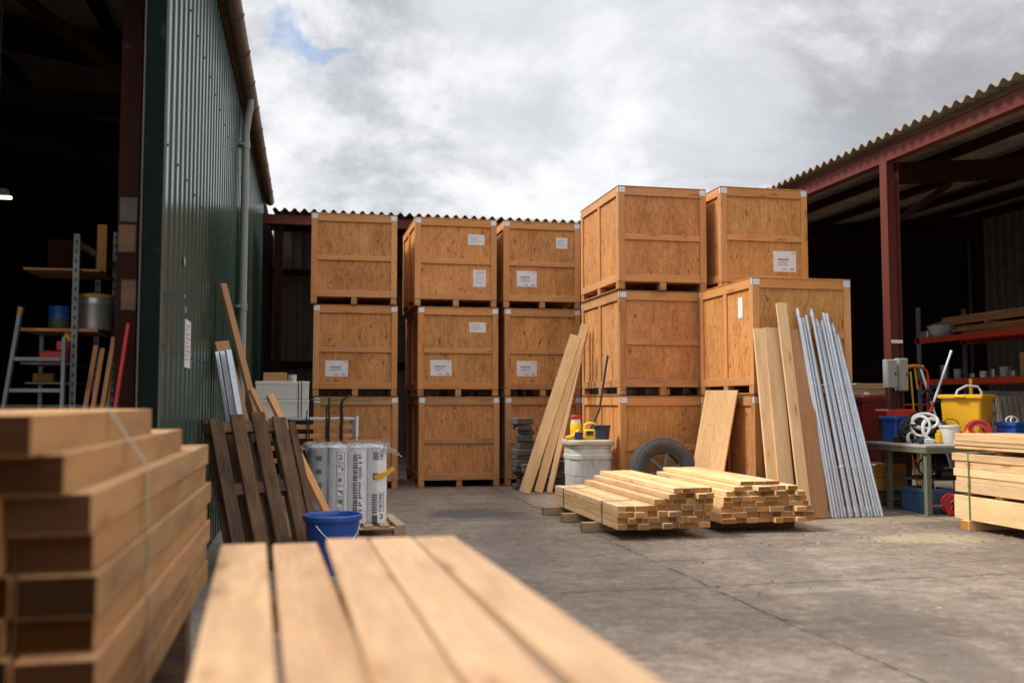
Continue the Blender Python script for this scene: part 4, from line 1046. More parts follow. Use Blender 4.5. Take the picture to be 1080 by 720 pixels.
def curved(m, cx, cy, r, a0, a1, z0, z1, th=.0012, n=5):
    vs = []; fs = []
    for i in range(n + 1):
        a = a0 + (a1 - a0) * i / n
        for (rr, z) in ((r, z0), (r, z1), (r + th, z1), (r + th, z0)): vs.append((cx + rr * math.cos(a), cy + rr * math.sin(a), z))
    for i in range(n):
        for k in range(4): fs.append([i * 4 + k, i * 4 + (k + 1) % 4, i * 4 + 4 + (k + 1) % 4, i * 4 + 4 + k])
    fs.append([0, 1, 2, 3]); fs.append([n * 4 + 3, n * 4 + 2, n * 4 + 1, n * 4])
    m.add(vs, fs)
def glyph(m, cx, cy, r, a0, a1, z0, z1, frame=True):
    """boxed sideways sign made of strokes"""
    W_ = a1 - a0; H_ = z1 - z0; s = .09
    if frame:
        for (p0, p1, q0, q1) in ((0, 1, 0, .045), (0, 1, .955, 1), (0, .07, .0451, .9549), (.93, 1, .0451, .9549)): curved(m, cx, cy, r, a0 + W_ * p0, a0 + W_ * p1, z0 + H_ * q0, z0 + H_ * q1)
    for _ in range(rng.choice((2, 3, 3))):
        q = rng.uniform(.18, .74); curved(m, cx, cy, r + .0014, a0 + W_ * .2, a0 + W_ * rng.uniform(.5, .82), z0 + H_ * q, z0 + H_ * (q + .09))
    for _ in range(rng.choice((1, 2))):
        p = rng.uniform(.2, .7); q = rng.uniform(.15, .4); curved(m, cx, cy, r + .0028, a0 + W_ * p, a0 + W_ * (p + .12), z0 + H_ * q, z0 + H_ * rng.uniform(q + .2, .85))
for ix in range(4):
    for iy in range(3):
        cx = -.31 + .205 * ix; cy = -.22 + .205 * iy
        m = MB(); m.lathe([(0, 0), (RR, 0), (RR + .002, .02), (RR, .2), (RR + .0015, .5), (RR - .002, HR - .01), (RR - .02, HR), (0, HR)], 28, (cx, cy, 0))
        roll = m.build('roll', 'film_grey' if ix == 0 else 'film', wr)
        if iy == 0 or ix == 3:
            m = MB(); r_ = RR + .0026; f = -math.pi / 2
            if ix == 1 and iy == 0:
                for k in range(6): glyph(m, cx, cy, r_, f - .25, f + .6, .05 + k * .118, .05 + k * .118 + .105)
            elif ix == 2 and iy == 0:
                for k in range(26):
                    z = .05 + k * .026; curved(m, cx, cy, r_, f - .55, f - .1, z, z + rng.uniform(.012, .022)); 
                    if rng.random() < .8: curved(m, cx, cy, r_, f + .0, f + rng.uniform(.2, .38), z, z + .016)
            elif ix == 3:
                for k in range(3): glyph(m, cx, cy, r_, f + .1, f + .65, .02 + k * .10, .02 + k * .10 + .09, k > 0)
                for k in range(8): curved(m, cx, cy, r_, f - .6, f - .1, .10 + k * .026, .10 + k * .026 + .017)
                curved(m, cx, cy, r_, f - .6, f - .05, .0, .08); curved(m, cx, cy, r_, f - .55, f + .0, .45, .52)
                for k in range(5): curved(m, cx, cy, r_, f - .5, f + .05, .66 + k * .018, .66 + k * .018 + .009)
                glyph(m, cx, cy, r_, f + .15, f + .55, .66, .76)
            elif ix == 0:
                for k in range(5): curved(m, cx, cy, r_, f - .3, f + .3, .1 + k * .14, .1 + k * .14 + .05)
            if m.v: m.build('print', 'ink', roll)
m = MB(); vs = []; fs = []; NS = 96; NZ = 14     # stretch film drawn round the rolls
for j in range(NZ + 1):
    for i in range(NS):
        a = 2 * math.pi * i / NS; ca, sa = math.cos(a), math.sin(a); e = 5.
        rr = 1 / ((abs(ca) / .424) ** e + (abs(sa) / .322) ** e) ** (1 / e)
        rr += .004 * math.sin(i * .9 + j * .5) + rng.uniform(-.002, .002)
        vs.append((rr * ca, rr * sa - .012, .012 + (HR + .0) * j / NZ))
for j in range(NZ):
    for i in range(NS): fs.append([j * NS + i, j * NS + (i + 1) % NS, (j + 1) * NS + (i + 1) % NS, (j + 1) * NS + i])
m.add(vs, fs, smooth=True); m.build('stretch_film', 'clear_film', wr)
m = MB(); vs = []; fs = []                     # crumpled film over the top, skirt hanging a little
nx, ny = 44, 34; hx, hy = .432, .342
for i in range(nx + 1):
    for j in range(ny + 1):
        u = (i / nx * 2 - 1) * 1.16; v = (j / ny * 2 - 1) * 1.18
        x = max(-1, min(1, u)) * hx; y = max(-1, min(1, v)) * hy
        z = HR + .02 + .012 * math.sin(9 * u + 3 * v) * math.sin(7 * v - 2 * u) + rng.uniform(-.006, .006)
        ov = max(abs(u) - 1, 0) + max(abs(v) - 1, 0)
        if ov > 0:
            z -= ov * .22 * (1 + .2 * math.sin(i * .9) + .3 * math.sin(j * 1.1) + .35 * rng.random()); x *= 1 + .02 * math.sin(j * 2.1) + .01; y *= 1 + .02 * math.sin(i * 1.9) + .01
        vs.append((x, y, z))
for i in range(nx):
    for j in range(ny): k = i * (ny + 1) + j; fs.append([k, k + ny + 1, k + ny + 2, k + 1])
m.add(vs, fs, smooth=True); fo = m.build('film_cover', 'clear_film', wr); md = fo.modifiers.new('thick', 'SOLIDIFY'); md.thickness = .002
m = MB(); 
for k in range(3): m.beam((.36, -.30, .80 - .02 * k), (.50 + .03 * k, -.33, .75 - .03 * k), .03, .003)
m.build('film_tail', 'film', wr)
m = MB(); m.beam((.27, -.327, .47), (.37, -.345, .50), .002, .055, up=(0, 0, 1)); m.beam((.37, -.345, .50), (.47, -.33, .57), .002, .05, up=(.2, 0, 1)); m.build('warning_tape', 'yellow_plastic', wr)
m = MB(); m.beam((-.05, -.1, HR + .045), (.32, .05, HR + .04), .09, .02); m.build('top_strip', 'pine_brown', wr)

# ---- blue tub
tb = thing('blue_tub', 'round blue plastic tub behind the foreground planks', 'tub', (.22, 8.12, 0))
m = MB(); m.lathe([(0, 0), (.185, 0), (.19, .01), (.222, .42), (.242, .425), (.247, .445), (.243, .468), (.232, .472), (.222, .46), (.215, .43), (.18, .02), (0, .016)], 40); m.build('body', 'blue_tub', tb)
m = MB(); m.tube([(.23 * math.cos(a), .23 * math.sin(a) - .012, .40 - .15 * math.sin(a2)) for a, a2 in [(-math.pi * (.08 + .62 * k / 16), math.pi * k / 16) for k in range(17)]], .004, 8); m.build('handle', 'galv', tb)

# ================================================================== GREY BIN, TOOLS, TYRE, SLATES
bn = thing('storage_bin', 'battered pale grey plastic bin beside the leaning planks', 'bin', (3.9, 13.0, 0))
m = MB(); m.rtub([(.285, .27, 0), (.287, .272, .02), (.297, .28, .38), (.300, .283, .385), (.302, .285, .60), (.313, .296, .612), (.314, .297, .665), (.304, .287, .675), (.306, .289, .76), (.320, .303, .772), (.320, .303, .80)], rad=.17, seg=8); m.cbox(-.012, .012, -.303, -.27, .2, .6, bev=.004); m.build('body', 'bin_grey', bn)
m = MB(); m.rtub([(.338, .318, .80), (.343, .323, .815), (.341, .321, .853), (.328, .308, .872), (.3, .28, .876)], rad=.17, seg=8); m.build('lid', 'lid_grey', bn)
m = MB(); m.cbox(-.02, .05, -.316, -.305, .26, .36); m.build('label_plate', 'grey_plastic', bn)
ZT = .879
t_ = thing('circular_saw', 'yellow power tool with black base on the grey bin lid', 'power tool', (3.86, 12.95, ZT), R(-10))
m = MB(); m.cbox(-.16, .16, -.05, .05, .0, .05, bev=.012); m.cbox(-.03, .15, -.06, .06, .05, .14, bev=.02); m.build('body', 'yellow_tool', t_)
m = MB(); m.tube([(-.02, 0, .12), (-.01, 0, .20), (.03, 0, .225), (.11, 0, .22), (.14, 0, .19), (.145, 0, .12)], .02, 10); m.build('handle', 'yellow_tool', t_)
m = MB(); m.cbox(-.0, .1, -.066, -.061, .06, .12, bev=.001); m.cbox(-.17, -.06, -.07, .07, -.0, .012, bev=.002); m.build('grip', 'black_plastic', t_)
t_ = thing('drill_case', 'tall yellow container with red and white top on bin lid', 'container', (3.75, 13.08, ZT))
m = MB(); m.lathe([(0, 0), (.075, 0), (.08, .02), (.08, .22), (.07, .235), (0, .235)], 24); m.build('body', 'yellow_tool', t_)
m = MB(); m.lathe([(0, .236), (.068, .236), (.068, .285), (0, .285)], 24); m.build('band', 'white_plastic', t_)
m = MB(); m.lathe([(0, .286), (.076, .286), (.078, .325), (.07, .335), (0, .335)], 24); m.build('cap', 'red_plastic', t_)
m = MB(); m.lathe([(0, 0), (.055, 0), (.058, .01), (.058, .1), (.05, .108), (0, .108)], 20); o = m.build('blue_can', 'navy'); o.location = (3.72, 12.82, ZT); tag(o, 'small dark blue can before the yellow tool on bin', 'can')
m = MB(); m.tube([(-.1, 0, .03), (-.02, 0, .04), (.03, 0, .1), (.06, 0, .12)], .025, 10); m.cbox(-.13, -.03, -.03, .03, .0, .05, bev=.01); o = m.build('hand_drill', 'yellow_tool'); o.location = (3.68, 12.9, ZT); tag(o, 'small yellow hand drill at left edge of bin lid', 'drill')
t_ = thing('navy_bucket', 'dark blue bucket at right edge of the grey bin lid', 'bucket', (4.08, 12.92, ZT))
m = MB(); m.lathe([(0, 0), (.105, 0), (.108, .01), (.125, .17), (.135, .175), (.136, .195), (.122, .195), (.10, .02), (0, .016)], 28); m.build('body', 'navy', t_)
m = MB(); m.tube([(.13 * math.cos(a), .0 - .03, .17 - .12 * math.sin(a)) for a in [math.pi * k / 12 for k in range(13)]], .003, 6); m.build('handle', 'galv', t_)
m = MB(); m.tube([(3.93, 13.12, ZT + .005), (4.13, 13.16, ZT + .42), (4.27, 13.19, 2.08)], .016, 10); o = m.build('broom_handle', 'black_plastic'); tag(o, 'thin dark pole standing on bin lid against tall crates', 'pole')
# tyre
ty = thing('truck_tyre', 'large worn tyre on spoked rim leaning on the tall crate stack', 'tyre', (4.80, 12.42, 0)); 
Mt = Matrix.Translation((0, .0, .452)) @ Matrix.Rotation(R(-8), 4, 'X') @ Matrix.Rotation(R(90), 4, 'X')
prof = [(.285, -.085), (.30, -.10), (.36, -.118), (.41, -.112), (.437, -.098), (.448, -.08)]
for zz in (-.055, -.02, .02, .055): prof += [(.450, zz - .011), (.438, zz - .006), (.438, zz + .006), (.450, zz + .011)]
prof += [(.448, .08), (.437, .098), (.41, .112), (.36, .118), (.30, .10), (.285, .085), (.29, 0), (.285, -.085)]
m = MB(); m.lathe(prof, 64, M=Mt)
for k in range(64):
    a = 2 * math.pi * k / 64
    for s in (-1, 1):
        m.box(None, (.022, .05, .030), M=Mt @ Matrix.Rotation(a + .02 * s, 4, 'Z') @ Matrix.Translation((.437, 0, s * .086)) , bev=.003)
m.build('tread', 'tyre_rubber', ty, smooth_angle=30)
m = MB(); m.lathe([(.284, -.086), (.27, -.075), (.255, -.05), (.25, 0), (.255, .05), (.27, .075), (.284, .086), (.262, .07), (.24, .03), (.24, -.03), (.262, -.07), (.284, -.086)], 48, M=Mt)
for k in range(6):
    m.box(None, (.19, .055, .03), M=Mt @ Matrix.Rotation(2 * math.pi * k / 6 + .3, 4, 'Z') @ Matrix.Translation((.155, 0, .045)), bev=.006)
m.lathe([(0, .03), (.07, .03), (.075, .05), (.06, .07), (0, .072)], 24, M=Mt); m.build('rim', 'rim_grey', ty)
# slate / stone stacks behind the planks
rng.seed(61)
def slab_stack(cx, cy, n, w_, d_, hs, mat, phrase, group):
    z = .002
    for i in range(n):
        h_ = rng.uniform(*hs); m = MB(); m.box((0, 0, 0), (w_ * rng.uniform(.8, 1.05), d_ * rng.uniform(.85, 1.05), h_ - .002), bev=.012)
        bm_o = m.build('stone_slab', mat); bm_o.location = (cx + rng.uniform(-.055, .055), cy + rng.uniform(-.05, .05), z + h_ / 2); bm_o.rotation_euler = (rng.uniform(-.03, .03), rng.uniform(-.03, .03), rng.uniform(-.3, .3))
        tag(bm_o, '%s slab from the bottom in the %s' % (ORD[i], phrase), 'slab', group); z += h_
slab_stack(3.42, 14.98, 12, .30, .3, (.07, .12), 'stone_grey', 'tall grey stone stack behind leaning planks', 'slabs of the tall stone stack')
slab_stack(3.86, 14.70, 9, .34, .3, (.045, .075), 'slate_black', 'low dark slate stack behind leaning planks', 'slabs of the low slate stack')
slab_stack(3.50, 14.66, 6, .28, .2, (.05, .08), 'stone_grey', 'short stone stack between the two others', 'slabs of the short stone stack')
# ================================================================== RIGHT: BENCH AND WHAT STANDS ON IT
rng.seed(71)
BH = .87
be = thing('work_bench', 'worn green steel work bench crowded with tubs and cables', 'bench', (7.43, 10.37, 0))
m = MB(); m.cbox(0, 2.15, 0, 1.30, BH - .035, BH, bev=.005); m.build('bench_top', 'bench_top', be)
m = MB(); m.cbox(.01, 2.14, .004, .03, BH - .10, BH - .036); m.cbox(.01, 2.14, 1.27, 1.296, BH - .10, BH - .036); m.cbox(.006, .03, .031, 1.269, BH - .10, BH - .036); m.cbox(2.12, 2.144, .031, 1.269, BH - .10, BH - .036); m.build('apron', 'bench_green', be)
for (x, y) in ((.035, .035), (.14, .98), (2.05, .035), (2.05, 1.2)):
    m = MB(); m.cbox(x, x + .065, y, y + .006, 0.01, BH - .101); m.cbox(x, x + .006, y + .0065, y + .065, .01, BH - .101); m.cbox(x + .059, x + .065, y + .0065, y + .065, .01, BH - .101); m.cbox(x - .01, x + .075, y - .01, y + .075, 0, .0095); m.build('leg', 'bench_green', be)
m = MB(); m.cbox(.11, 2.04, .09, .13, .10, .13); m.cbox(.2, 2.04, 1.0, 1.04, .10, .13); m.build('cross_bar', 'bench_green', be)
m = MB(); m.cbox(.25, 2.05, .35, 1.2, .40, .415); m.build('shelf', 'bench_green', be)

def tub(name, label, cat, x, y, z, hx, hy, h_, mat, rz=0., flare=.8, rim=.025, rad=.04, handles=False):
    t_ = thing(name, label, cat, (x, y, z), rz)
    m = MB(); fx, fy = hx * flare, hy * flare; ix = .008
    m.rtub([(fx, fy, .0), (fx + .004, fy + .004, .01), (hx - rim, hy - rim, h_ - .05), (hx, hy, h_ - .046), (hx, hy, h_ - .006), (hx - .006, hy - .006, h_), (hx - rim - ix, hy - rim - ix, h_), (hx - rim - ix, hy - rim - ix, h_ - .05), (fx - ix, fy - ix, .015)], rad=rad)
    m.build('body', mat, t_)
    if handles:
        for s in (-1, 1):
            m = MB(); m.cbox(s * (hx + .012) - .012, s * (hx + .012) + .012, -.07, .07, h_ - .042, h_ - .012, bev=.006); m.build('grip', mat, t_)
    return t_
def loop(m, cx, cy, cz, rx, rz_, r, tilt, turns=1, seg=30, wob=.01, yaw=0.):
    M_ = Matrix.Translation((cx, cy, cz)) @ Matrix.Rotation(yaw, 4, 'Z') @ Matrix.Rotation(tilt, 4, 'X')
    pts = []
    for k in range(seg * turns):
        a = 2 * math.pi * k / seg
        w1 = 1 + .05 * math.sin(a * 2 + k * .05) + wob * rng.uniform(-1, 1)
        pts.append(M_ @ Vector((rx * math.cos(a) * w1, rz_ * math.sin(a) * w1, .02 * math.sin(k * .21) + .012 * (k // seg))))
    m.tube(pts, r, 8, closed=(turns == 1))

yt = tub('yellow_tub', 'big bright yellow plastic tub with handles on work bench', 'tub', 8.71, 11.25, BH + .001, .355, .285, .63, 'yellow_plastic', R(38), .80, .03, handles=True)
m = MB(); m.box((-.20, -.2335, .34), (.14, .003, .18), rot=Euler((R(-4.5), 0, 0)), bev=.001); m.build('sticker', 'paper', yt)
m = MB(); 
for k in range(4): m.box((-.20, -.2365 - .0785 * (.05 - .03 * k), .39 - .03 * k), (.09, .003, .01), rot=Euler((R(-4.5), 0, 0)), bev=0)
m.build('sticker_print', 'dark_red', yt)
m = MB(); m.tube([(-.2, .0, .60), (-.16, -.02, .72), (-.05, -.05, .78), (.1, -.08, .77), (.14, -.10, .70), (.12, -.12, .62)], .017, 10); o = m.build('grey_hose', 'grey_plastic'); o.location = (8.72, 11.25, BH - .03); tag(o, 'grey hose loop sticking out of the yellow tub', 'hose')
wb = thing('white_bucket', 'small white plastic bucket at front of work bench', 'bucket', (8.10, 10.80, BH + .001))
m = MB(); m.lathe([(0, 0), (.098, 0), (.102, .008), (.125, .205), (.136, .208), (.138, .232), (.124, .234), (.118, .205), (.094, .015), (0, .012)], 32); m.build('body', 'white_plastic', wb)
m = MB(); m.tube([(.13 * math.cos(a), -.02, .205 - .0 + .11 * math.sin(a)) for a in [math.pi * k / 14 for k in range(15)]], .006, 8); m.build('handle', 'black_plastic', wb)
tub('blue_bin', 'blue plastic bin at left end of work bench', 'bin', 7.72, 11.42, BH + .001, .155, .15, .34, 'blue_plastic', R(20), .76)
b2 = tub('blue_crate', 'blue plastic box with white cord at right end of bench', 'box', 9.12, 10.92, BH + .001, .20, .15, .27, 'blue_plastic', R(25), .86)
m = MB(); loop(m, 9.10, 10.90, BH + .29, .09, .05, .009, R(70), 1, 24); loop(m, 9.17, 10.93, BH + .28, .06, .05, .009, R(60), 1, 24); o = m.build('extension_lead', 'white_hose'); tag(o, 'white cord loops on top of the blue box', 'cord')
tub('orange_bucket', 'orange bucket behind the blue box on bench', 'bucket', 9.38, 11.1, BH + .001, .13, .12, .24, 'orange_plastic', 0, .8)
# white hose coils
m = MB(); loop(m, 7.93, 10.93, BH + .17, .145, .15, .02, R(74), 2, 34, .012, R(12)); loop(m, 7.88, 11.0, BH + .28, .15, .115, .018, R(52), 2, 34, .012, R(-18)); loop(m, 7.80, 10.98, BH + .22, .11, .13, .017, R(80), 2, 34, .015, R(-40)); o = m.build('white_hose', 'white_hose'); tag(o, 'coiled white hose piled on the middle of the bench', 'hose')
m = MB()
for (x, y, z, rx, r_, tl, yw) in ((7.70, 11.0, .13, .13, .014, 66, -30), (7.86, 11.12, .28, .14, .013, 58, 10), (7.66, 11.05, .20, .12, .013, 75, 5), (7.95, 11.1, .14, .15, .014, 68, -12), (7.78, 11.12, .12, .15, .012, 70, 10), (7.80, 11.1, .16, .14, .012, 55, -20), (7.74, 11.15, .10, .12, .012, 80, 25), (7.86, 11.05, .09, .11, .011, 30, 0), (7.82, 11.15, .20, .13, .011, 65, 35)): loop(m, x, y, BH + z, rx, rx * .85, r_, R(tl), 2, 26, .03, R(yw))
o = m.build('cable_coil', 'black_rubber'); tag(o, 'tangled black cable heap beside the white hose on bench', 'cable')
m = MB()
for (x, y, z, rx, r_, tl, yw) in ((8.10, 11.2, .2, .19, .014, 60, 0), (8.02, 11.22, .23, .17, .014, 50, 20), (8.16, 11.15, .16, .16, .013, 72, -15)): loop(m, x, y, BH + z, rx, rx * .8, r_, R(tl), 2, 28, .02, R(yw))
o = m.build('cable_coil', 'navy'); tag(o, 'dark blue cable coil between white hose and yellow tub', 'cable')
m = MB(); loop(m, 7.66, 10.98, BH + .055, .09, .08, .014, R(75), 2, 26, .02, R(20)); o = m.build('grey_cable', 'grey_plastic'); tag(o, 'small grey cable coil at front left of the bench', 'cable')
m = MB(); m.cbox(-.05, .05, -.04, .04, 0, .13, bev=.012); m.cbox(-.03, .03, -.03, .03, .13, .17, bev=.01); o = m.build('yellow_bottle', 'yellow_tool'); o.location = (7.98, 10.84, BH + .001); tag(o, 'small yellow bottle beside the white bucket on bench', 'bottle')
m = MB(); m.cbox(-.07, .07, -.05, .05, 0, .06, bev=.008); o = m.build('paper_pack', 'white_plastic'); o.location = (7.78, 10.82, BH + .001); tag(o, 'small white pack at front edge of the bench', 'pack')
def reel(label, x, y, z, r_, w_, mat, yaw, dark='black_rubber'):
    t_ = thing('cable_reel', label, 'reel', (x, y, z), yaw)
    Mx = Matrix.Translation((0, 0, r_)) @ Matrix.Rotation(R(90), 4, 'X')
    for s in (-1, 1):
        m = MB(); zz = s * w_ / 2
        m.lathe([(r_ * .42, zz - .012), (r_ * .95, zz - .012), (r_, zz - .008), (r_, zz + .008), (r_ * .95, zz + .012), (r_ * .80, zz + .012), (r_ * .76, zz + .002), (r_ * .5, zz + .002), (r_ * .42, zz + .012), (r_ * .42, zz - .012)], 36, M=Mx)
        m.build('flange', mat, t_)
    m = MB(); m.lathe([(r_ * .40, -w_ / 2 + .013), (r_ * .72, -w_ / 2 + .013), (r_ * .75, 0), (r_ * .72, w_ / 2 - .013), (r_ * .40, w_ / 2 - .013), (r_ * .4, -w_ / 2 + .013)], 30, M=Mx); m.build('drum', dark, t_)
    m = MB()
    for s in (-1, 1): m.tube([(s * r_ * .62, -w_ / 2 - .02, r_ * .1), (s * r_ * .3, -w_ / 2 - .02, r_ * 1.0)], .012, 8)
    m.build('stand', mat, t_)
    return t_
reel('round red cable reel before the yellow tub on bench', 8.47, 10.74, BH + .001, .155, .14, 'red_plastic', R(-32))
m = MB(); loop(m, 8.26, 10.90, BH + .07, .1, .08, .035, R(55), 1, 24, .02); o = m.build('red_hose', 'red_plastic'); tag(o, 'red hose coil between white bucket and red reel', 'hose')

m = MB(); m.cbox(-.12, .12, -.05, .05, 0, .10, bev=.015); m.cbox(-.03, .03, -.012, .012, .101, .135, bev=.01); o = m.build('tool_case', 'black_plastic'); o.location = (7.66, 11.22, BH + .001); o.rotation_euler = (0, 0, R(30)); tag(o, 'small black tool case between blue bin and grey coil', 'case')
m = MB(); m.tube([(-.1, 0, .03), (-.03, .02, .035), (.05, 0, .03), (.12, -.03, .03)], .02, 10); m.cbox(.1, .2, -.07, .0, .0, .07, bev=.012); o = m.build('angle_grinder', 'navy'); o.location = (7.60, 10.72, BH + .001); o.rotation_euler = (0, 0, R(60)); tag(o, 'dark blue hand grinder lying at the front left bench edge', 'grinder')
m = MB(); m.lathe([(0, 0), (.035, 0), (.035, .15), (.015, .17), (.015, .2), (0, .2)], 16); o = m.build('spray_can', 'orange_plastic'); o.location = (8.22, 10.62, BH + .001); tag(o, 'slim orange spray can standing right of white bucket', 'spray can')
# under the bench
bc = thing('blue_crate', 'dark blue ribbed plastic crate on floor under the bench', 'crate', (7.78, 10.86, .002))
m = MB(); m.rtub([(.16, .27, 0), (.165, .275, .01), (.175, .285, .255), (.188, .298, .257), (.188, .298, .305), (.182, .292, .31), (.16, .27, .31), (.155, .265, .02)], rad=.02); m.build('body', 'blue_crate', bc)
m = MB()
for k in range(6): m.cbox(-.186, -.166, -.26 + k * .1, -.245 + k * .1, .01, .256, bev=.002)
for k in range(4): m.cbox(-.14 + k * .09, -.125 + k * .09, -.295, -.276, .01, .256, bev=.002)
m.build('ribs', 'blue_crate', bc)
m = MB(); m.tube([(-.05, 0, .25), (-.03, .02, .38), (.03, .05, .34)], .015, 8); m.tube([(.05, -.1, .25), (.06, -.08, .36), (.0, -.03, .4)], .012, 8); o = m.build('grey_fittings', 'tin'); o.location = (7.78, 10.86, .0); tag(o, 'grey metal fittings lying in the dark blue crate', 'fittings')
t_ = reel('red hose reel on the floor under the bench', 7.86, 10.38 + .08, .001, .135, .15, 'red_plastic', R(-18), 'red_plastic')
m = MB(); m.tube([(-.16, 0, 0), (.16, 0, 0)], .07, 20); o = m.build('black_roll', 'black_plastic'); o.location = (8.06, 10.78, .486); tag(o, 'black plastic roll on shelf under the bench', 'roll')
yb = thing('yellow_chest', 'yellow brown wooden chest of two boxes on a base by the bench', 'chest', (7.72, 11.62, .0), R(0))
m = MB(); m.cbox(-.30, .32, -.0, .42, .20, .375, bev=.01); m.build('lower_box', 'yellow_box', yb)
m = MB(); m.cbox(-.29, .31, .0, .40, .38, .56, bev=.01); m.build('upper_box', 'yellow_box', yb)
m = MB(); m.cbox(-.28, .30, .02, .40, .002, .199, bev=.01); m.build('base_block', 'stone_grey', yb)
m = MB(); m.rtub([(.16, .12, 0), (.165, .125, .62), (.17, .13, .63), (.17, .13, .80), (.16, .12, .82)], rad=.03); o = m.build('green_canister', 'cabinet_green'); o.location = (7.62, 12.3, .0); tag(o, 'dark green canister standing behind the steel tubes', 'canister')
m = MB(); m.cbox(-.2, .22, -.006, .006, 0, .14, bev=.002); m.cbox(-.34, -.2, -.03, -.018, .02, .12, bev=.002); m.tube([(-.2, -.02, .07), (.1, -.02, .09)], .012, 8); o = m.build('white_tray', 'white_plastic'); o.location = (8.3, 10.95, .4165); o.rotation_euler = (R(-12), 0, R(10)); tag(o, 'white plastic tray tilted on the shelf under the bench', 'tray')
m = MB()
for k in range(4): loop(m, 7.9 + .08 * k, 11.05, .56 + .02 * math.sin(k), .10, .11, .010, R(80), 1, 22, .03, R(20 * k))
o = m.build('cable_tangle', 'black_rubber'); tag(o, 'dark cables bunched on the shelf under the bench', 'cable')

# ================================================================== RIGHT: BEHIND THE BENCH
rb = thing('red_bin', 'tall red metal bin left of the red column', 'bin', (8.30, 12.95, 0))
m = MB(); m.rtub([(.17, .17, 0), (.175, .175, .02), (.20, .20, 1.40), (.215, .215, 1.405), (.215, .215, 1.47), (.19, .19, 1.50)], rad=.03); m.build('body', 'dark_red', rb)
m = MB(); m.lathe([(0, 1.50), (.05, 1.50), (.05, 1.53), (.03, 1.55), (0, 1.55)], 16); m.build('cap', 'white_plastic', rb)
gb = thing('lidded_bin', 'dark bin with wide flat red lid before the red column', 'bin', (8.02, 11.84, 0))
m = MB(); m.rtub([(.15, .11, 0), (.16, .12, .02), (.19, .13, 1.17), (.19, .13, 1.19)], rad=.03); m.build('body', 'pallet_wood', gb)
m = MB(); m.rtub([(.225, .15, 1.192), (.235, .16, 1.20), (.235, .16, 1.28), (.215, .145, 1.305)], rad=.035); m.build('lid', 'red_plastic', gb)
m = MB()
for i in range(6): m.box((rng.uniform(-.1, .1), rng.uniform(-.06, .06), .03 + .052 * (i // 2)), (1.3, .10, .045), rot=Euler((0, 0, rng.uniform(-.02, .02))), endmi=1)
for i in range(3): pass
for i in range(4):
    o = board_mesh(1.3, .12, .045).build('stored_board', ['pine', 'pine_end']); o.location = (8.35, 13.55, 1.5365 + .047 * i); o.rotation_euler = (0, 0, rng.uniform(-.03, .03)); tag(o, '%s board up of small stack behind the tall red bin' % ORD[i], 'board', 'boards stacked behind the red bin')
ta = thing('storage_rack', 'dark steel stand carrying boards behind the tall red bin', 'stand', (8.35, 13.55, 0))
m = MB(); m.cbox(-.6, .6, -.3, .3, 1.48, 1.51); m.build('shelf', 'rack_grey', ta)
for sx in (-.57, .53):
    for sy in (-.28, .24): m = MB(); m.cbox(sx, sx + .04, sy, sy + .04, 0, 1.479); m.build('leg', 'rack_grey', ta)
m = MB(); m.cbox(-.13, .13, -.1, .1, 0, .26, bev=.005); o = m.build('brown_box', 'yellow_box'); o.location = (8.02, 13.5, 1.726); tag(o, 'brown box on top of boards near the crate corner', 'box')

ht = thing('hand_truck', 'red and orange tube hand truck standing behind the bench', 'hand truck', (9.06, 12.85, 0))
m = MB(); pts = [(-.21, 0, .02), (-.22, 0, 1.5), (-.225, 0, 1.78), (-.20, 0, 1.88), (-.14, 0, 1.925), (0, 0, 1.94), (.14, 0, 1.925), (.20, 0, 1.88), (.225, 0, 1.78), (.21, 0, 1.4), (.17, 0, .02)]
m.tube(pts, .021, 12); m.build('frame', 'rack_red', ht)
m = MB(); m.tube([(-.155, -.0, 1.9465), (0, 0, 1.9635), (.155, 0, 1.9465)], .012, 10); m.tube([(.0, 0, 1.92), (.04, 0, 1.60)], .015, 8); m.build('top_grip', 'yellow_tool', ht)
for z in (.5, .95, 1.35): m = MB(); m.cbox(-.2, .185, -.014, .014, z, z + .03); m.build('cross_bar', 'rack_red', ht)
m = MB(); m.cbox(-.25, .25, -.22, .02, .005, .015); m.build('toe_plate', 'rack_red', ht)
for s in (-.29, .26):
    m = MB(); m.lathe([(.03, -.03), (.09, -.035), (.125, -.02), (.125, .02), (.09, .035), (.03, .03), (.03, -.03)], 24, M=Matrix.Translation((s, .12, .127)) @ Matrix.Rotation(R(90), 4, 'Y')); m.build('wheel', 'black_rubber', ht)
for (pts, r_, mat, nm, lab) in (
        ([(8.93, 12.6, .02), (8.88, 12.7, 1.86)], .014, 'yellow_tool', 'yellow_pole', 'thin yellow pole left of the hand truck'),
        ([(9.32, 13.2, .02), (9.12, 13.35, 1.55)], .016, 'yellow_tool', 'yellow_pole', 'short yellow pole seen through the hand truck frame'),
        ([(10.1, 13.3, .02), (9.62, 13.5, 1.97)], .02, 'galv', 'grey_pole', 'grey green pole leaning right of the hand truck'),
        ([(9.42, 12.1, .02), (9.46, 12.12, 1.74)], .024, 'yellow_plastic', 'yellow_post', 'short yellow post behind the yellow tub')):
    m = MB(); m.tube(pts, r_, 10); o = m.build(nm, mat); tag(o, lab, 'pole')
pp = thing('long_pole', 'long white pole with red lower end standing over the bench', 'pole', (8.22, 11.58, BH + .01))
d_ = Vector((9.40, 12.45, 2.16)) - Vector((8.22, 11.58, BH + .01))
m = MB(); m.tube([d_ * .40, d_ * .97], .017, 12); m.build('shaft', 'pole_white', pp)
m = MB(); m.tube([(0, 0, 0), d_ * .40], .019, 12); m.build('lower_end', 'red_plastic', pp)
m = MB(); m.tube([d_ * .97, d_], .021, 12); m.build('tip', 'white_plastic', pp)
m = MB()
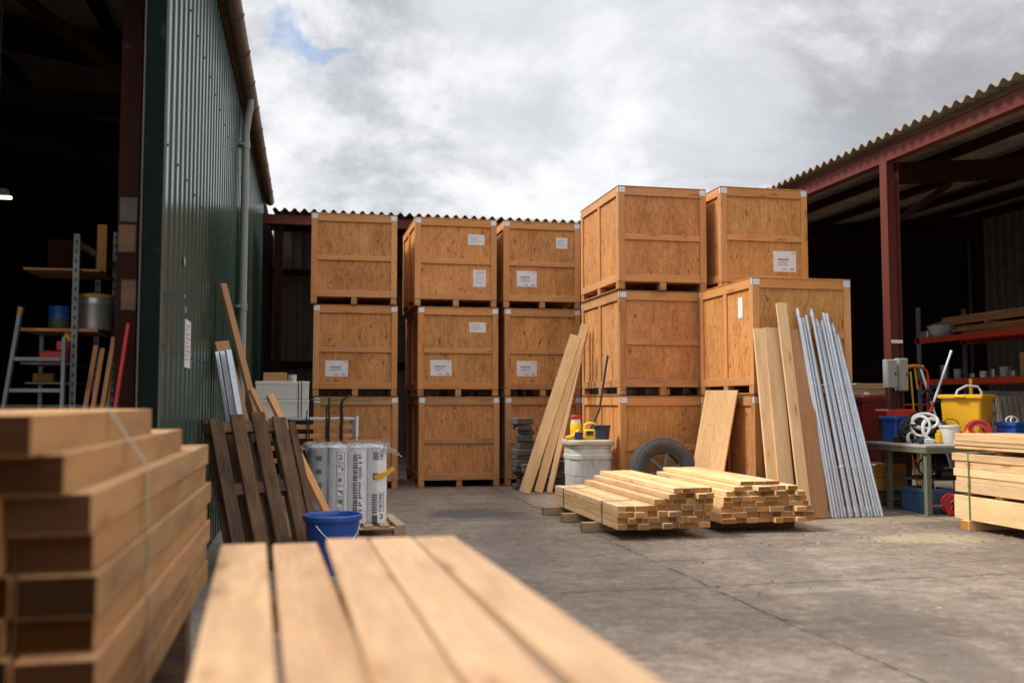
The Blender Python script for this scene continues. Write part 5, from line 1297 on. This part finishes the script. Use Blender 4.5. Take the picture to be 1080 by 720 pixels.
for k in range(5): loop(m, 9.25 + rng.uniform(-.1, .1), 12.75, 1.52 + rng.uniform(-.1, .1), .09, .08, .02, R(rng.uniform(40, 90)), 1, 20, .05)
o = m.build('hung_hose', 'navy'); tag(o, 'dark coiled hose hanging on the hand truck', 'hose')
# leaning old panels at right
for i, (x, y, w_, h_, lab) in enumerate(((10.35, 13.0, 1.0, 1.41, 'old grey panel with a raised frame leaning behind the bench'), (10.95, 12.9, .5, 1.52, 'narrow grey brown panel leaning right of framed panel'), (11.2, 13.3, .9, 1.60, 'dark tall grey panel leaning behind the other panels'))):
    t_ = thing('old_panel', lab, 'panel', (x, y, .002)); t_.rotation_euler = (R(-9), 0, R(-6 + 5 * i))
    m = MB(); m.cbox(-w_ / 2, w_ / 2, 0, .03, 0, h_, grain='z'); m.build('sheet', 'grey_board', t_)
    if i == 0:
        m = MB(); m.cbox(-.42, .42, -.016, -.001, h_ - .16, h_ - .08); m.cbox(-.42, -.34, -.016, -.001, .1, h_ - .161); m.cbox(.34, .42, -.016, -.001, .1, h_ - .161); m.build('frame', 'grey_board', t_)
    else:
        m = MB()
        for k in range(5): m.cbox(-w_ / 2 + .02 + k * w_ / 5, -w_ / 2 + .02 + k * w_ / 5 + .05, -.014, -.001, .02, h_ - .02, grain='z')
        m.build('ribs', 'grey_board', t_)
# pallet rack along the back wall
rk = thing('pallet_rack', 'tall pallet rack with orange red beams in open shed', 'rack', (12.0, 11.0, 0))
for z in (1.74, 2.57):
    for x in (0., 1.05):
        m = MB(); m.cbox(x, x + .05, 0, 6.0, z, z + .11); m.build('beam', 'rack_red', rk)
    m = MB(); m.cbox(.06, 1.04, .0, 5.95, z + .09, z + .108); m.build('deck', 'pallet_wood', rk)
for y in (.0, 2.95, 5.95):
    for x in (.0, 1.05): m = MB(); m.cbox(x, x + .05, y - .09, y - .005, 0, 3.3); m.build('upright', 'rack_grey', rk)
rng.seed(81)
for i in range(17):
    L_ = rng.uniform(2.2, 3.2); o = board_mesh(L_, .16, .05).build('racked_board', ['pine_near', 'pine_end']); lay_ = i // 3
    yc = 14.3 + rng.uniform(-.2, .2) + .12 * lay_
    o.location = (12.2 + .21 * (i % 3), yc, 2.71 + .053 * lay_ + (.05 if lay_ > 2 else 0)); o.rotation_euler = (0, 0, R(90) + rng.uniform(-.03, .03))
    tag(o, '%s board in the %s layer on the rack top' % (('front', 'middle', 'rear')[i % 3], ORD[lay_]), 'board', 'boards stacked on the rack')
for yy in (13.5, 15.0):
    o = MB().box((0, 0, 0), (.7, .06, .047), endmi=1).build('spacer_batten', ['pine_brown', 'pine_end']); o.location = (12.4, yy, 2.71 + .053 * 3 - .001); tag(o, '%s spacer in the boards on the rack top' % ('near' if yy < 14 else 'far'), 'spacer')
o = board_mesh(3.0, .2, .04).build('racked_board', ['pine_brown', 'pine_end']); o.location = (12.9, 15.6, 2.70); o.rotation_euler = (0, R(-1.5), R(92)); tag(o, 'long loose board lying at far end of the rack top', 'board')
m = MB(); m.lathe([(0, 0), (.2, 0), (.26, .12), (.30, .22), (.18, .27), (.05, .30), (0, .3)], 18); o = m.build('white_sack', 'grey_plastic'); o.location = (12.25, 16.45, 2.679); tag(o, 'pale grey sack at the far end of rack top', 'sack')
m = MB(); m.rtub([(.2, .15, 0), (.2, .15, .12), (.17, .12, .14)], rad=.03); o = m.build('tin_box', 'tin'); o.location = (12.2, 16.75, 2.679); tag(o, 'low tin box beside the sack on rack top', 'box')
y = 11.35
kinds = [('tin', 'tin'), ('white_pot', 'white_plastic'), ('carton', 'cardboard'), ('carton', 'cardboard'), ('white_pot', 'white_plastic'), ('tin', 'tin')]
seq = [(12.05, 'carton', .3, .34), (12.42, 'carton', .24, .26), (12.78, 'pot', .09, .2), (13.05, 'carton', .2, .36), (13.35, 'pot', .11, .22), (13.75, 'carton', .26, .30), (14.12, 'carton', .3, .42), (14.55, 'pot', .1, .14), (14.78, 'pot', .12, .24), (15.05, 'pot', .07, .19), (15.3, 'pot', .09, .16), (15.62, 'pot', .08, .12), (16.05, 'pot', .09, .24), (16.5, 'pot', .11, .36)]
for i, (yy, kd, a_, h_) in enumerate(seq):
    if kd == 'carton':
        m = MB(); m.cbox(-a_ / 2, a_ / 2, -a_ / 2, a_ / 2, 0, h_, bev=.004); m.cbox(-a_ / 2, a_ / 2, -.02, .02, h_ + .0003, h_ + .002, bev=0); o = m.build('cardboard_box', 'cardboard'); lab = '%s cardboard box from the near end on the middle rack shelf' % ORD[[k for k, s in enumerate(seq) if s[1] == 'carton'].index(i)]; cat = 'box'
    else:
        m = MB(); a_ *= .75; h_ *= .8; m.lathe([(0, 0), (a_, 0), (a_ * 1.02, .01), (a_, h_ * .8), (a_ * 1.06, h_ * .82), (a_ * 1.06, h_ * .95), (a_ * .8, h_), (0, h_)], 20); o = m.build('paint_tin', ('grey_plastic', 'tin', 'white_plastic', 'tin')[i % 4]); lab = '%s tin from the near end on the middle rack shelf' % ORD[[k for k, s in enumerate(seq) if s[1] == 'pot'].index(i)]; cat = 'tin'
    o.location = (12.25 + rng.uniform(-.05, .05), yy, 1.849); tag(o, lab, cat, 'goods on the rack shelf')

# ================================================================== LEFT SHED INTERIOR
lr = thing('steel_shelving', 'grey slotted steel shelving with wooden boards inside the dark shed', 'shelving', (-1.80, 8.0, 0))
def angle_post(x, y, h_):
    m = MB(); m.cbox(x - .024, x + .024, y, y + .004, 0, h_, bev=.001); m.cbox(x - .024, x - .020, y + .0045, y + .05, 0, h_, bev=.001)
    z = .1
    while z < h_ - .05: m.cbox(x - .008, x + .008, y - .0015, y - .0002, z, z + .03, bev=0, mi=1); z += .075
    return m.build('upright', ['rack_grey', 'black_plastic'], lr)
angle_post(0, 0, 2.73); angle_post(.175, .62, 2.86); angle_post(-.02, .9, 2.73)
m = MB(); m.beam((.0, .03, 2.66), (.17, .64, 2.56), .03, .05); m.build('top_brace', 'alu', lr)
m = MB(); m.cbox(-.40, .17, .02, .60, 1.955, 1.98, bev=.004); m.build('shelf', 'batten', lr)
m = MB(); m.cbox(-.40, .17, .05, .60, 2.44, 2.46, bev=.004); m.build('shelf', 'pine_brown', lr)
m = MB(); m.cbox(-.40, -.02, .05, .55, 1.695, 1.712, bev=.004); m.build('shelf', 'rack_grey', lr)
m = MB(); m.cbox(-.40, -.02, .2, .55, 1.545, 1.56, bev=.004); m.build('shelf', 'rack_grey', lr)
m = MB(); m.cbox(-.405, -.37, .6, .64, 0, 2.0); m.build('rear_post', 'rack_grey', lr)
pb = thing('metal_pail', 'big white and silver pail with yellow lid rim on shelving', 'pail', (-1.69, 8.22, 1.981))
m = MB(); m.lathe([(0, 0), (.132, 0), (.135, .01), (.135, .20), (.139, .205), (.139, .22), (.135, .225), (.135, .255), (0, .255)], 30); m.build('body', 'tin', pb)
m = MB(); m.lathe([(0, .256), (.141, .256), (.143, .27), (.141, .285), (.12, .29), (0, .29)], 30); m.build('lid', 'yellow_box', pb)
pc = thing('paint_can', 'blue and green paint can on the left of shelving', 'can', (-1.97, 8.25, 1.981))
m = MB(); m.lathe([(0, 0), (.08, 0), (.082, .01), (.082, .09), (0, .09)], 24); m.build('lower_band', 'cabinet_green', pc)
m = MB(); m.lathe([(0, .0905), (.082, .0905), (.082, .17), (.086, .175), (.086, .19), (.07, .192), (0, .19)], 24); m.build('body', 'blue_plastic', pc)
rt = thing('red_case', 'red tool case under the shelf inside dark shed', 'case', (-1.94, 8.1, 1.713))
m = MB(); m.cbox(-.12, .10, -.08, .1, 0, .09, bev=.012); m.cbox(.0, .10, -.07, .09, .091, .17, bev=.01); m.build('body', 'red_plastic', rt)
m = MB(); m.lathe([(.045, 0), (.012, .10), (0, .10)], 16, (.07, 0, .171)); m.build('nozzle', 'yellow_tool', rt)
m = MB(); m.cbox(-.1, .06, -.05, .05, 0, .075, bev=.006); o = m.build('yellow_case', 'yellow_box'); o.location = (-2.07, 8.35, 1.561); tag(o, 'small yellow box on lowest shelf behind ladder rungs', 'box')
sl2 = thing('step_ladder', 'grey aluminium ladder standing at left of the shelving', 'ladder', (-2.0, 7.88, 0))
for (a_, b_) in (((-.42, -.02, .01), (-.165, .02, 2.10)), ((.16, -.02, .01), (.155, .02, 1.9))):
    m = MB(); m.beam(a_, b_, .03, .055, up=(0, 1, 0)); m.build('rail', 'rack_grey', sl2)
for z in (.35, .62, .9, 1.18, 1.475, 1.715): 
    xl = -.42 + .255 * z / 2.09; m = MB(); m.cbox(xl + .02, .145, -.02, .02, z, z + .03); m.build('rung', 'rack_grey', sl2)
m = MB(); m.beam((-.168, .02, 2.08), (-.16, .02, 2.13), .034, .06, up=(0, 1, 0)); m.build('end_cap', 'yellow_box', sl2)
for i, (bx, tx, tz) in enumerate(((-1.83, -1.63, 1.86), (-1.76, -1.58, 1.84), (-1.70, -1.50, 1.93), (-1.60, -1.52, 1.66))):
    lean_board('stored_batten', (bx, 7.72, .02), (tx, 7.98, tz), (0, -1, .1), .035, .03, ['batten', 'pine_brown'], '%s thin batten from the left leaning on shelving' % ORD[i], 'batten', 'battens leaning inside the dark shed')
m = MB(); m.tube([(-1.30, 6.16, .02), (-1.125, 6.44, 1.90)], .015, 10); o = m.build('red_pole', 'red_plastic'); tag(o, 'bright red pole leaning beside the dark red column', 'pole')
m = MB(); m.box((0, 0, 0), (.075, .05, .40), grain='z'); o = m.build('timber_offcut', 'batten'); o.location = (-1.67, 8.3, 2.661); tag(o, 'short upright timber offcut on the top shelf', 'offcut')
m = MB(); m.cbox(-.16, .1, -.1, .1, 0, .27, bev=.01); o = m.build('dark_box', 'red_oxide_dark'); o.location = (-1.93, 8.4, 2.461); tag(o, 'dark red box on the top shelf behind the upright', 'box')

# ================================================================== GROUND LITTER
rng.seed(91)
m = MB()
for (cx_, cy_, sx_, sy_, n_) in ((6.3, 8.9, .9, .5, 130), (3.7, 6.6, .6, .25, 25), (4.2, 9.0, 1.4, .4, 90), (2.3, 12.3, 1.2, 1.6, 70), (4.2, 7.5, 2.6, 2.2, 90), (7.0, 10.0, .8, .5, 70), (3.2, 13.8, .8, .5, 60), (1.5, 9.5, 1., 1., 40)):
    for _ in range(n_):
        x = rng.gauss(cx_, sx_); y = rng.gauss(cy_, sy_); s = rng.uniform(.004, .015)
        m.box((x, y, .004 + .001), (s * rng.uniform(1, 3), s * .6, .004), rot=Euler((rng.uniform(-.15, .15), rng.uniform(-.1, .1), rng.uniform(0, 3.1))), bev=0, mi=rng.choice((0, 0, 0, 0, 1)))
o = m.build('wood_chips', ['pine', 'pallet_wood', 'stone_grey']); tag(o, 'scattered wood chips and grit on the concrete', 'wood chips', kind='stuff')
